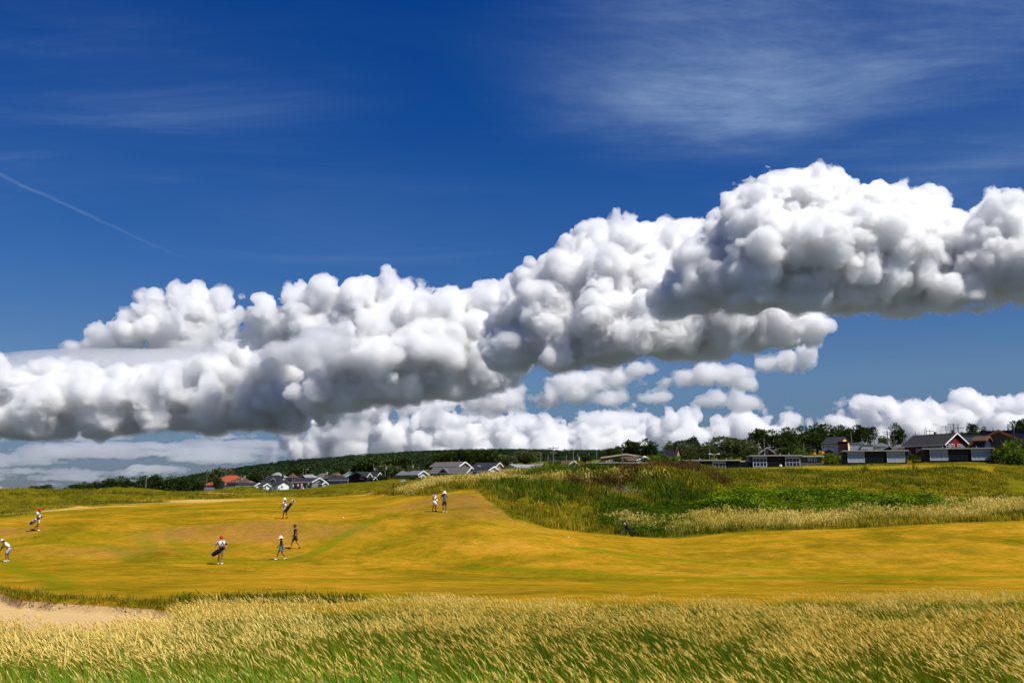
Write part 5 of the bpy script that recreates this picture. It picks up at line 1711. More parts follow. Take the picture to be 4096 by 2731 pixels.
# the large grey house: an upper block and a lower block in front
house('upper block of the large grey house, with the higher white edged gable', 1720, 1836, 1879, 1900, 1862, 1846, 352, 38, W_DARKG, R_TAUPE, gable=W_TAUPE, trim=M_TRIM, wins=[(1740, 1872, 14, 6, 2, 1), (1818, 1866, 13, 5, 2, 1)])
house('lower front block of the large grey house, with glazed gables', 1716, 1866, 1900, 1915, 1887, 1867, 335, 35, W_DARKG, R_TAUPE, gable=W_TAUPE, trim=M_TRIM,
      wins=[(1738, 1902, 13, 11, 2, 1), (1758, 1901, 18, 13, 3, 1), (1782, 1899, 22, 18, 4, 1), (1820, 1900, 15, 17, 2, 1), (1847, 1893, 12, 9, 2, 1)],
      dormers=[(1776, 1871, 1892, 62, W_DARKG, M_STEEL, .5)])
house('steep black roofed house beside the large grey house', 1885, 1972, 1985, 1890, 1872, 1848, 360, 20, W_DARKG, R_BLACK, gable=W_PINK, trim=M_TRIM, dormers=[(1918, 1860, 1870, 12, W_BLACK, M_TRIM, .2)], W=12)
house('low black roofed house with a wide cream white gable', 1890, 1952, 1995, 1902, 1880, 1865, 330, 45, W_GREY, R_BLACK, gable=paint('cream_white_gable', (.66, .62, .55), .8, .06), trim=M_TRIM)
house('small taupe roofed porch house with a dark arched gable', 1907, 1953, 1966, 1905, 1893, 1882, 318, 40, W_GREY, R_TAUPE, gable=W_BLACK, trim=M_TRIM, name='porch_house')
house('long cream house with a grey roof, its gable end to the left', 2012, 2070, 2180, 1892, 1870, 1856, 325, 40, W_CREAM, R_PALE, mir=True, over=.5, wins=[(2082, 1872, 4, 5, 1, 1), (2094, 1872, 4, 5, 1, 1), (2110, 1871, 15, 6, 3, 1)], gwins=[(2044, 1874, 22, 9, 3, 1)], chim=[(2076, 1849, 1860, 3, M_STEEL)], dormers=[(2166, 1852, 1866, 30, W_CREAM, M_TRIM, .6)])
front_house('brown roofed gable end with white edges behind the long flat roof', 2279, 2313, 1875, 1855, 1842, 310, W_TAUPE, R_BROWN, M_TRIM, W=14)
house('long brown roof stretching left from the white edged gable', 2248, 2279, 2281, 1872, 1857, 1842, 316, 4, W_TAUPE, R_BROWN, W=8)
house('tiny white building with square openings beside the poles', 2352, 2398, 2400, 1866, 1856, 1851, 320, 10, W_WHITE, R_GREY, W=5, wins=[(2366, 1857, 7, 4, 1, 1), (2377, 1857, 7, 4, 1, 1), (2388, 1857, 7, 4, 1, 1)])
house('mustard yellow house with a shallow brown gable', 2404, 2408, 2478, 1872, 1829, 1815, 330, 78, W_MUST, R_BROWN, gable=W_MUST, trim=paint('beige_trim', (.42, .34, .24)), gwins=[(2420, 1841, 8, 11, 1, 2)], W=16)
house('long brown roof with a small white gable right of the mustard house', 2470, 2545, 2562, 1860, 1838, 1822, 322, 25, W_MUST, R_BROWN, gable=W_WHITE, trim=M_TRIM, W=11)
house('dark A frame house with a steep pinkish gable among the trees', 2650, 2702, 2726, 1852, 1836, 1797, 345, 28, W_DARKG, R_BLACK, gable=W_PINK, gwins=[(2713, 1827, 4, 7, 1, 2)], chim=[(2693, 1790, 1800, 7, M_BRICK)], over=.2)
front_house('grey attic gable with one arched looking window above the cabins', 3040, 3100, 1832, 1810, 1789, 330, W_DARKG, R_GREY, paint('beige_trim', (.42, .34, .24)), W=10, wins=[(3067, 1804, 10, 14, 1, 2)])
e = house('white walled house with a black roof, a yellow gable and blue letters', 3288, 3354, 3376, 1800, 1774, 1744, 345, 20, W_WHITE, R_BLACK, gable=paint('yellow_gable', (.80, .62, .30), .8, .05), gwins=[(3360, 1763, 3, 6, 1, 1), (3366, 1763, 3, 6, 1, 1)], W=13)
cu = bpy.data.curves.new('lettering', 'FONT')
cu.body = 'HSLG'
cu.size = 1.0
cu.extrude = .02
cu.align_x = 'CENTER'
cu.align_y = 'CENTER'
tmp = bpy.data.objects.new('lettering_source', cu)
lme = bpy.data.meshes.new_from_object(tmp)
bpy.data.objects.remove(tmp)
lt = link('lettering', lme, paint('blue_paint', (.012, .015, .22), .6, .05), e)
lt.location = (-3.0, -.035, P(3325, 1786, 345).z - e.location.z)
lt.rotation_euler = (PI / 2, 0, 0)
lt.scale = (1.35, 1.25, 1)
mb = MB()
mb.box(-5.25, -5.0, -.05, -.01, lt.location.z - .62, lt.location.z + .62)
mb.obj('sign_bar', paint('blue_paint', (.012, .015, .22)), e)
front_house('round topped grey shed below the blue letters', 3296, 3334, 1818, 1806, 1796, 318, W_DARKG, R_GREY, None, W=6, name='shed', cat='shed')

def block(label, u0, u1, vb, vt, d, W, wall, roof=None, wins=(), name='flat_roofed_building', cat='building', over=.15):
    p = P((u0 + u1) / 2, vb, d)
    base = min(p.z, gz(p.x, d))
    alpha = math.atan(((u0 + u1) / 2 - 2048) * MX)
    mx = MX * math.cos(alpha)
    hw = (u1 - u0) * mx * d / 2
    zt = P(u0, vt, d).z - base
    e = empty(name, (p.x, d, base), -alpha)
    mb = MB()
    mb.box(-hw, hw, 0, W, -1.5, zt)
    mb.obj('wall', wall, e)
    mb = MB()
    mb.box(-hw - over, hw + over, -over, W + over, zt + .003, zt + .2)
    mb.obj('roof', roof or M_STEEL, e)
    for (a, v, w, h, nx, ny) in wins:
        win(e, (a - (u0 + u1) / 2) * mx * d, 0, P(a, v, d).z - base, w * mx * d, h * MZ * d, nx, ny)
    prop(e, label, cat, 'flat roofed buildings behind the cabins')
    return e
block('flat maroon walled block beside the yellow gable', 3355, 3393, 1800, 1767, 340, 8, W_MAROON, paint('maroon_wall', (.055, .012, .014)))
block('plain light grey flat roofed block left of the crossarm pole', 3400, 3446, 1804, 1773, 335, 10, paint('light_grey_render', (.45, .46, .50), .8, .08), wins=[(3421, 1778, 3, 3, 1, 1)])
block('low grey block with a dark opening right of the light grey block', 3447, 3492, 1804, 1778, 330, 9, paint('light_grey_render', (.45, .46, .50)), wins=[(3462, 1795, 24, 6, 3, 1)])
house('cream walled house with a blue grey roof left of the red house', 3492, 3500, 3560, 1802, 1783, 1769, 345, 70, paint('cream_white_gable', (.66, .62, .55)), paint('blue_grey_shingle', (.09, .105, .13), .9, .2), gwins=[(3512, 1790, 8, 7, 2, 1)], hip=True)
front_house('taupe roofed house with a dark low gable and a sign, left of the red house', 3522, 3588, 1806, 1798, 1783, 300, W_BLACK, R_TAUPE, M_STEEL, W=9, wins=[(3577, 1799, 10, 5, 2, 1)], uc=3558)
house('taupe roofed wing with a row of white windows left of the red house', 3585, 3640, 3643, 1808, 1791, 1775, 308, 5, W_WHITE, R_TAUPE, wins=[(3600, 1799, 9, 6, 2, 1), (3614, 1799, 9, 6, 2, 1), (3630, 1801, 8, 8, 2, 1)], W=10)
# the red house
e = house('large dark red house with a black roof and a white edged gable', 3612, 3782, 3872, 1815, 1772, 1730, 285, 40, W_RED, paint('charcoal_shingle', (.030, .028, .030), .9, .3, 2), gable=W_RED, trim=M_TRIM, over=.7,
      wins=[(3632, 1804, 10, 14, 1, 2), (3666, 1796, 9, 16, 1, 2), (3700, 1788, 26, 10, 4, 1), (3735, 1787, 26, 10, 4, 1), (3762, 1786, 18, 10, 3, 1)],
      gwins=[(3794, 1783, 15, 18, 2, 2), (3812, 1783, 15, 18, 2, 2), (3840, 1783, 15, 18, 2, 2), (3858, 1783, 15, 18, 2, 2)],
      chim=[(3700, 1722, 1736, 7, M_BRICK), (3774, 1719, 1733, 8, M_BRICK)])
mb = MB()
front_house('large brown chalet with a wide orange edged gable', 3892, 4110, 1815, 1770, 1721, 275, W_TAUPE, paint('rust_shingle', (.085, .040, .022), .9, .3, 2), paint('orange_board', (.22, .085, .022), .8, .2), W=14, uc=3999,
            wins=[(3975, 1766, 30, 14, 3, 1, .12, paint('brown_frame', (.12, .08, .06))), (4030, 1766, 28, 14, 3, 1, .12, paint('brown_frame', (.12, .08, .06))), (4003, 1760, 8, 24, 1, 2, .12, paint('brown_frame', (.12, .08, .06)))], over=1.2, edge=.5)
house('blue walled lower wing left of the brown chalet', 3894, 3942, 3950, 1815, 1761, 1741, 268, 10, W_NAVY, paint('rust_shingle', (.085, .040, .022)), trim=paint('orange_board', (.22, .085, .022)), W=10)
block('long dark navy block on the skyline behind the chalet', 3918, 4140, 1760, 1723, 420, 14, W_NAVY, R_BLACK)
block('grey block with a pale wall behind the red gable', 3838, 3930, 1800, 1738, 380, 12, W_GREYB, R_BLACK)

# ------------------------------------------------------------------ flat roofed cabins on the edge of the links
C_DARK = paint('cabin_dark_cladding', (.036, .030, .030), .85, .2, 1, .22)
C_SIDE = paint('cabin_grey_shingle', (.125, .11, .105), .9, .2, 1.5, .22)
C_FASC = paint('cabin_pale_fascia', (.40, .39, .37), .7, .08)
def cabin(label, u0, u1, vb, vt, d, bays, recs, side, small=(), blind=False, low=None, doors=5, W=7.5, lit=()):
    """Mono pitch cabin: glazed bays standing forward, recessed dark porches between them, a lower shingled wing on the right."""
    um = (u0 + u1) / 2
    p = P(um, vb, d)
    base = min(p.z, min(gz(P(u0, vb, d).x, d), gz(P(u1, vb, d).x, d)) + .1)
    alpha = math.atan((um - 2048) * MX)
    turn = max(0.0, alpha - rad(8))
    mx = MX * math.cos(alpha) / math.cos(alpha - turn)
    zt = P(um, vt, d).z - base - .27
    zf = P(um, vb, d).z - base
    e = empty('cabin', (p.x, d, base), -turn)
    X = lambda u: (u - um) * mx * d
    end = X(side) if side else X(u1)
    mb = MB()
    edges = sorted([X(a) for a, b in bays] + [X(b) for a, b in bays])
    mb.box(X(u0), end, 2.2, W, -1.5, zt)                    # the main body behind the porches
    for a, b in bays:
        mb.box(X(a) - .12, X(b) + .12, 0, 2.19, -1.5, zt)
    if X(bays[0][0]) - .13 > X(u0) + .2:
        mb.box(X(u0), X(bays[0][0]) - .13, .3, 2.195, -1.5, zt)
    if end > X(bays[-1][1]) + .3 and not any(X(b) > end - .5 for a, b in recs):
        mb.box(X(bays[-1][1]) + .13, end, .3, 2.195, -1.5, zt)
    mb.obj('wall', C_DARK, e)
    hd = MB()
    for a, b in recs:
        hd.box(X(a) + .13, min(X(b), end) - .13 * (X(b) < end - .2), .5, .9, zt - (zt - zf) * .46, zt - .004)
    hd.obj('porch_header', C_DARK, e)
    rb = MB()
    rb.box(X(u0) - .5, end + .35, -.55, W + .3, zt + .003, zt + .26)
    rb.obj('roof', M_STEEL, e)
    fb = MB()
    for a, b in bays:
        fb.box(X(a) - .1, X(b) + .1, -.05, -.004, zt - .42, zt - .006)
    fb.obj('fascia', C_FASC, e)
    for a, b in bays:
        w = X(b) - X(a)
        h = (zt - .45) - zf
        win(e, (X(a) + X(b)) / 2, 0, zf + h / 2 + .02, w, h, 4, 2, 'F', .17, paint('cabin_window_frame', (.50, .52, .55), .5, .05), M_BLIND if blind else M_GLASS)
    for a, b in recs:
        a2, b2 = X(a) + .2, min(X(b), end) - .2
        k = doors
        for q in range(k):
            db = MB()
            x0, x1 = a2 + (b2 - a2) * q / k, a2 + (b2 - a2) * (q + 1) / k
            db.box(x0 + .05, x1 - .05, 2.12, 2.16, zf + .05, zf + (zt - zf) * .55)
            o = db.obj('door', M_GLASS, e)
            db = MB()
            db.box(x0 + .0, x0 + .05, 2.10, 2.185, zf, zf + (zt - zf) * .56)
            db.obj('door_frame', paint('dark_frame', (.05, .05, .06)), o)
    if side:
        lt_ = P(um, low if low else vt, d).z - base - .28
        sb = MB()
        sb.box(end + .01, X(u1), 1.0, W - .4, -1.5, lt_)
        sb.obj('side_wing', C_SIDE, e)
        sb = MB()
        sb.box(end + .36, X(u1) + .4, .5, W, lt_ + .004, lt_ + .28)
        sb.obj('wing_roof', C_FASC, e)
        for (a, v, w, h) in small:
            win(e, X(a), 1.0, P(a, v, d).z - base, w * mx * d, h * MZ * d, 1, 1, 'F', .12)
    vb_ = MB()
    for q in (.3, .62, .8):
        x_ = X(u0) + (end - X(u0)) * q
        vb_.tube((x_, 3, zt + .26), (x_, 3, zt + .8), .12)
    vb_.obj('roof_vent', M_STEEL, e)
    prop(e, label, 'cabin', 'flat roofed cabins along the edge of the links')
    return e
cabin('first flat roofed cabin from the left, with a grey wing on its right', 2740, 3004, 1877, 1838, 250, [(2745, 2797), (2850, 2903)], [(2797, 2850), (2903, 2956)], 2957, low=1842)
cabin('second flat roofed cabin, its wing with three small white windows', 3006, 3294, 1867, 1819, 247, [(3011, 3068), (3142, 3202)], [(3068, 3142)], 3204, small=[(3239, 1837, 6, 13), (3250, 1837, 6, 13), (3265, 1838, 10, 13)], low=1822)
cabin('third flat roofed cabin, pale blinds drawn, next to the green hedge', 3379, 3630, 1849, 1800, 245, [(3390, 3459), (3549, 3621)], [(3459, 3549)], None, blind=True)
cabin('fourth flat roofed cabin, pale blinds drawn, below the red house', 3697, 3972, 1841, 1791, 243, [(3719, 3793), (3887, 3963)], [(3793, 3887)], None, blind=True)
cabin('long low flat roofed cabin behind the grassy top of the dune, left part', 2130, 2350, 1890, 1862, 250, [(2136, 2163), (2256, 2300)], [(2163, 2256), (2300, 2345)], None, doors=3)
cabin('long low flat roofed cabin behind the grassy top of the dune, right part', 2352, 2738, 1888, 1848, 262, [(2360, 2372)], [(2372, 2480)], 2480, low=1848, doors=4)
block('low dark flat roofed annex running down to the left in front of the cream house', 2010, 2128, 1895, 1880, 262, 7, C_DARK, C_FASC)

# ------------------------------------------------------------------ poles
M_POLE = paint('weathered_pole', (.16, .145, .13), .9, .2, 2)
def pole(label, u, vt, vb, d, arms=(), lamp=0, trans=0, r=.13, mat=None):
    p = P(u, vb, d)
    base = min(p.z, gz(p.x, d) if d < 600 else p.z)
    zt = P(u, vt, d).z - base
    e = empty('street_lamp' if lamp else 'utility_pole', (p.x, d, base))
    mb = MB()
    mb.tube((0, 0, -.5), (0, 0, zt), r * 1.25, r)
    mb.obj('shaft', mat or M_POLE, e)
    for (dz, w) in arms:
        ab = MB()
        ab.box(-w / 2, w / 2, -.07 - r, -r + .005, zt - dz - .09, zt - dz + .09)
        o = ab.obj('crossarm', mat or M_POLE, e)
        ib = MB()
        for q in (-.46, -.25, .25, .46):
            ib.tube((w * q, -.04 - r, zt - dz + .088), (w * q, -.04 - r, zt - dz + .36), .07, .05, 6)
        ib.obj('insulator', M_STEEL, o)
    if trans:
        tb = MB()
        tb.tube((.35, -.1, zt - trans - 1.0), (.35, -.1, zt - trans), .32, .32, 10)
        tb.obj('transformer', M_STEEL, e)
    if lamp:
        lb = MB()
        for s_ in ((1,) if lamp == 1 else (-1, 1)):
            lb.tube((0, 0, zt - .3), (s_ * .9, -.2, zt), .05)
            lb.box(s_ * 1.2 - .35, s_ * 1.2 + .35, -.36, -.04, zt - .08, zt + .14)
        lb.obj('lamp_head', M_TRIM, e)
    prop(e, label, 'street lamp' if lamp else 'utility pole', 'poles standing among the houses')
    return e
PO = [
    ('tall lamp pole with a white head in front of the tree belt on the left', 583, 1905, 1946, 330, {'lamp': 1}),
    ('pole in front of the navy gable of the orange roofed house', 900, 1892, 1946, 400, {}),
    ('pole with a pale box above the brown hipped roof', 963, 1897, 1930, 440, {'trans': 1.5}),
    ('short pole at the left end of the orange roof', 827, 1910, 1926, 430, {}),
    ('thick pole between the white house and the reddish hipped roof', 1169, 1892, 1926, 400, {}),
    ('thin pole left of the white hip roofed house, behind the grey hip', 1213, 1872, 1895, 560, {}),
    ('thin pole with a lamp arm above the hipped pale grey roof', 1223, 1876, 1892, 560, {'lamp': 1}),
    ('pole beside the white walled house with the brown hip', 1356, 1886, 1910, 470, {}),
    ('pole at the left wall of the black gabled house', 1397, 1872, 1915, 470, {}),
    ('pale pole with a box above the black gabled house, left one', 1494, 1855, 1888, 430, {'trans': 1.6}),
    ('pale pole with a box above the black gabled house, right one', 1541, 1855, 1888, 430, {'trans': 1.4}),
    ('thin pole with a box right of the big dark trees', 1648, 1850, 1882, 440, {'trans': 1.2}),
    ('thin pole right of the reddish hipped roof, by dark conifers', 1675, 1857, 1882, 440, {}),
    ('stub pole above the roof of the large grey house', 1806, 1840, 1850, 420, {}),
    ('pole in the trees above the large grey house', 1836, 1836, 1850, 425, {}),
    ('tall pale pole left of the great crossarm pole, taller of two', 2163, 1809, 1860, 335, {}),
    ('pale pole directly left of the great crossarm pole', 2192, 1817, 1862, 330, {}),
    ('tallest pole of the middle, with crossarms against the clouds', 2213, 1787, 1862, 325, {'arms': [(.4, 3.6), (1.9, 2.0)]}),
    ('thin pole in front of the brown roof', 2265, 1819, 1862, 300, {}),
    ('tall pole in front of the white edged brown gable', 2293, 1797, 1862, 295, {}),
    ('pole carrying a round transformer right of the brown gable', 2311, 1812, 1862, 300, {'trans': 1.2}),
    ('thin dim pole above the tiny white building', 2356, 1808, 1852, 420, {}),
    ('pole right of the tiny white building', 2387, 1798, 1862, 330, {}),
    ('pole in front of the bush beside the mustard house', 2489, 1807, 1862, 290, {}),
    ('dark pole top on the skyline between the silvery trees', 2829, 1768, 1790, 420, {}),
    ('pole in front of the silvery trees behind the first cabin', 2838, 1793, 1842, 290, {}),
    ('twin headed lamp on the roof line of the first cabin', 2857, 1815, 1842, 285, {'lamp': 2}),
    ('thin pole left of the grey attic gable', 3035, 1763, 1815, 350, {}),
    ('tall pole in front of the grey attic gable', 3058, 1753, 1822, 300, {}),
    ('pale pole in front of the broad dark trees', 3216, 1773, 1822, 300, {}),
    ('pole above the light grey block', 3406, 1727, 1780, 345, {}),
    ('leaning pale pole left of the thin foliage tree', 3448, 1751, 1785, 345, {}),
    ('pale pole between the two dark trees on the right', 3471, 1752, 1785, 345, {}),
    ('dark crossarm pole left of the red house', 3501, 1721, 1805, 290, {'arms': [(1.6, 3.2)]}),
    ('pole with tangled crossarms and a transformer on the skyline', 3551, 1722, 1775, 360, {'arms': [(.6, 3.6), (1.3, 2.6)], 'trans': 4.6, 'r': .2}),
    ('plain pole right of the tangled crossarms', 3562, 1735, 1775, 350, {}),
    ('small crossarm pole left of the rounded tree', 3576, 1730, 1772, 420, {'arms': [(1.0, 3.0)]}),
    ('tiny crossarm pole above the left end of the red house roof', 3663, 1727, 1742, 480, {'arms': [(1.0, 3.4)]}),
    ('bare pole top above the red house roof', 3699, 1717, 1735, 480, {}),
    ('taller bare pole above the middle of the red house roof', 3705, 1708, 1735, 440, {}),
    ('crossarm pole above the middle of the red house roof', 3720, 1716, 1735, 440, {'arms': [(.9, 3.2)]}),
    ('wide crossarm pole above the right end of the red house roof', 3785, 1703, 1735, 420, {'arms': [(.3, 5.0)]}),
    ('bare dark pole between the two wide crossarms', 3805, 1709, 1735, 420, {}),
    ('highest crossarm pole above the red gable', 3816, 1695, 1740, 400, {'arms': [(.3, 5.0)], 'r': .2}),
    ('crossarm pole right of the red gable peak', 3834, 1704, 1740, 400, {'arms': [(.8, 4.4)], 'r': .18}),
    ('small pole on the skyline above the chalet roof', 3973, 1710, 1725, 460, {}),
    ('slim pole with a box near the right end of the skyline', 4032, 1697, 1722, 420, {'trans': 1.6}),
    ('thick dark pole in front of the brown chalet', 4058, 1695, 1792, 240, {'r': .2, 'mat': paint('dark_pole', (.05, .045, .045))}),
]
for lab, u, vt, vb, d, kw in PO:
    pole(lab, u, vt, vb, d, **kw)

# patio umbrellas on the slope behind the second cabin
def umbrella(label, u, v, d, w):
    p = P(u, v + 7, d)
    base = min(gz(p.x, d), P(u, v + 8, d).z)
    zt = P(u, v - 4, d).z - base
    e = empty('patio_umbrella', (p.x, d, base))
    mb = MB()
    mb.tube((0, 0, 0), (0, 0, zt), .03)
    mb.obj('pole', M_STEEL, e)
    mb = MB()
    r = w * MX * d / 2
    b = []
    for k in range(8):
        a0, a1 = 2 * PI * k / 8, 2 * PI * (k + 1) / 8
        q0, q1 = Vector((r * math.cos(a0), r * math.sin(a0), zt - .55)), Vector((r * math.cos(a1), r * math.sin(a1), zt - .55))
        mb.slab([(0, 0, zt), tuple(q0), tuple(q1)], .02)
    mb.obj('canopy', paint('orange_canvas', (.75, .16, .035), .8, .08), e)
    prop(e, label, 'umbrella', 'orange umbrellas on the green slope')
umbrella('orange patio umbrella on the green slope, the larger one', 3292, 1809, 275, 17)
umbrella('orange patio umbrella on the green slope, the smaller one', 3259, 1813, 285, 13)
print('houses', round(time.time() - T0, 1))
# ------------------------------------------------------------------ people
def skin_mesh(name, verts, edges, radii, root=0, sub=1):
    """Continuous surface grown over a skeleton of joints with a radius each."""
    me = bpy.data.meshes.new(name)
    me.from_pydata([tuple(v) for v in verts], edges, [])
    o = bpy.data.objects.new(name, me)
    COL.objects.link(o)
    md = o.modifiers.new('skin', 'SKIN')
    md.branch_smoothing = .35
    for i, r in enumerate(radii):
        sv = me.skin_vertices[0].data[i]
        sv.radius = (r, r) if not hasattr(r, '__len__') else r
        sv.use_root = (i == root)
    sd = o.modifiers.new('sub', 'SUBSURF')
    sd.levels = sub
    sd.render_levels = sub
    dg = bpy.context.evaluated_depsgraph_get()
    m2 = bpy.data.meshes.new_from_object(o.evaluated_get(dg))
    bpy.data.objects.remove(o)
    m2.polygons.foreach_set('use_smooth', np.ones(len(m2.polygons), bool))
    m2.name = name
    return m2

class Skel:
    def __init__(s):
        s.v, s.e, s.r = [], [], []
    def add(s, p, r, par=None):
        s.v.append(Vector(p))
        s.r.append(r)
        if par is not None:
            s.e.append((par, len(s.v) - 1))
        return len(s.v) - 1
    def chain(s, pts, par=None):
        for p, r in pts:
            par = s.add(p, r, par)
        return par
    def mesh(s, name, sub=1):
        return skin_mesh(name, s.v, s.e, s.r, 0, sub)

V = Vector
# poses for a 1.75 m figure facing +x, left side +y
def pose(kind):
    J = dict(pel=V((0, 0, .95)), spine=V((.01, 0, 1.14)), chest=V((.015, 0, 1.34)), neck=V((.01, 0, 1.50)), head=V((.04, 0, 1.585)), crown=V((.03, 0, 1.68)),
             hl=V((0, .095, .90)), hr=V((0, -.095, .90)), kl=V((.03, .10, .50)), kr=V((.03, -.10, .50)), al=V((0, .105, .09)), ar=V((0, -.105, .09)),
             tl=V((.17, .12, .035)), tr=V((.17, -.12, .035)), sl=V((0, .185, 1.42)), sr=V((0, -.185, 1.42)), el=V((-.02, .245, 1.14)), er=V((-.02, -.245, 1.14)),
             wl=V((.06, .24, .90)), wr=V((.06, -.24, .90)))
    if kind == 'walk':
        J.update(kl=V((.20, .10, .50)), al=V((.30, .10, .10)), tl=V((.46, .11, .06)), kr=V((-.03, -.10, .50)), ar=V((-.32, -.10, .17)), tr=V((-.20, -.10, .045)),
                 er=V((.07, -.25, 1.15)), wr=V((.25, -.22, .97)), el=V((-.13, .25, 1.15)), wl=V((-.14, .25, .90)), pel=V((0, 0, .925)), hl=V((.02, .095, .88)), hr=V((-.02, -.095, .88)))
        for k in ('chest', 'neck', 'head', 'crown', 'sl', 'sr'):
            J[k] = J[k] + V((.03, 0, -.02))
    if kind == 'bend':
        J.update(pel=V((-.12, 0, .90)), spine=V((-.02, 0, 1.06)), chest=V((.14, 0, 1.22)), neck=V((.27, 0, 1.33)), head=V((.36, 0, 1.385)), crown=V((.42, 0, 1.46)),
                 hl=V((-.10, .10, .85)), hr=V((-.10, -.10, .85)), kl=V((.02, .14, .48)), kr=V((.02, -.14, .48)), al=V((-.05, .16, .09)), ar=V((-.05, -.16, .09)),
                 tl=V((.12, .18, .035)), tr=V((.12, -.18, .035)), sl=V((.19, .18, 1.27)), sr=V((.19, -.18, 1.27)), el=V((.33, .15, 1.02)), er=V((.33, -.15, 1.02)), wl=V((.46, .03, .82)), wr=V((.47, -.03, .85)))
    if kind == 'hip':      # standing, right hand on the hip, left foot forward
        J.update(er=V((-.06, -.31, 1.16)), wr=V((.10, -.20, 1.00)), kl=V((.06, .12, .50)), al=V((.06, .13, .09)), tl=V((.22, .17, .035)))
    if kind == 'carry':    # standing, one hand back on the bag, the other by the side
        J.update(el=V((-.06, .29, 1.16)), wl=V((-.10, .36, .96)))
    if kind == 'crouch':
        J.update(pel=V((-.15, 0, .42)), spine=V((-.06, 0, .58)), chest=V((.06, 0, .74)), neck=V((.13, 0, .88)), head=V((.18, 0, .95)), crown=V((.19, 0, 1.04)), hl=V((-.13, .1, .40)), hr=V((-.13, -.1, .40)),
                 kl=V((.25, .15, .50)), kr=V((.22, -.15, .44)), al=V((0, .14, .09)), ar=V((-.05, -.14, .09)), tl=V((.16, .16, .035)), tr=V((.12, -.16, .035)), sl=V((.07, .18, .82)), sr=V((.07, -.18, .82)),
                 el=V((.2, .2, .62)), er=V((.2, -.2, .62)), wl=V((.36, .1, .5)), wr=V((.36, -.1, .5)))
    return J

def cloth(key, col, var=.08):
    return paint(key, col, .9, var, 6)
SKIN = paint('skin', (.42, .22, .145), .6, .06, 8)
SKIN_D = paint('tanned_skin', (.20, .095, .055), .6, .06, 8)
C_WHITE = cloth('white_cotton', (.80, .80, .82))
C_BLACK = cloth('black_cotton', (.008, .008, .010))
C_BEIGE = cloth('beige_cotton', (.58, .50, .40))
C_LGREY = cloth('light_grey_cotton', (.62, .60, .60))
C_NAVY = cloth('navy_cotton', (.010, .016, .035))
C_TEAL = cloth('teal_cotton', (.028, .15, .165))
C_RED = cloth('red_cotton', (.62, .018, .014))
C_OLIVE = cloth('dark_olive_cotton', (.030, .034, .022))
C_TURQ = cloth('turquoise_cotton', (.05, .36, .42))
C_BLUE = cloth('blue_cotton', (.03, .10, .36))
C_LILAC = cloth('lilac_cotton', (.58, .50, .66))
C_HAIR = paint('dark_hair', (.014, .010, .008), .7, .2, 20)
C_SHOEW = paint('white_shoe', (.82, .82, .80), .5, .04)
C_SHOEB = paint('black_shoe', (.010, .010, .010), .5, .1)

def hand(S, wrist, fore, side, par, hs=1.0):
    """Palm, four fingers of different length and a thumb from the side of the palm, slightly curled."""
    d = fore.normalized()
    sd = (side - d * side.dot(d)).normalized()
    nn = d.cross(sd)
    palm = S.add(wrist + d * .055 * hs, (.030 * hs, .018 * hs), par)
    for k, (o, L) in enumerate(((-.030, .058), (-.010, .072), (.010, .068), (.028, .052))):
        b = wrist + d * .095 * hs + sd * o * hs
        i = S.add(b, .0095 * hs, palm)
        i = S.add(b + (d * .55 + nn * .25) * L * hs, .0088 * hs, i)
        S.add(b + (d * .85 + nn * .7) * L * hs, .0078 * hs, i)
    t = S.add(wrist + d * .045 * hs - sd * .042 * hs, .0115 * hs, palm)
    S.add(wrist + d * .085 * hs - sd * .058 * hs + nn * .02 * hs, .0095 * hs, t)

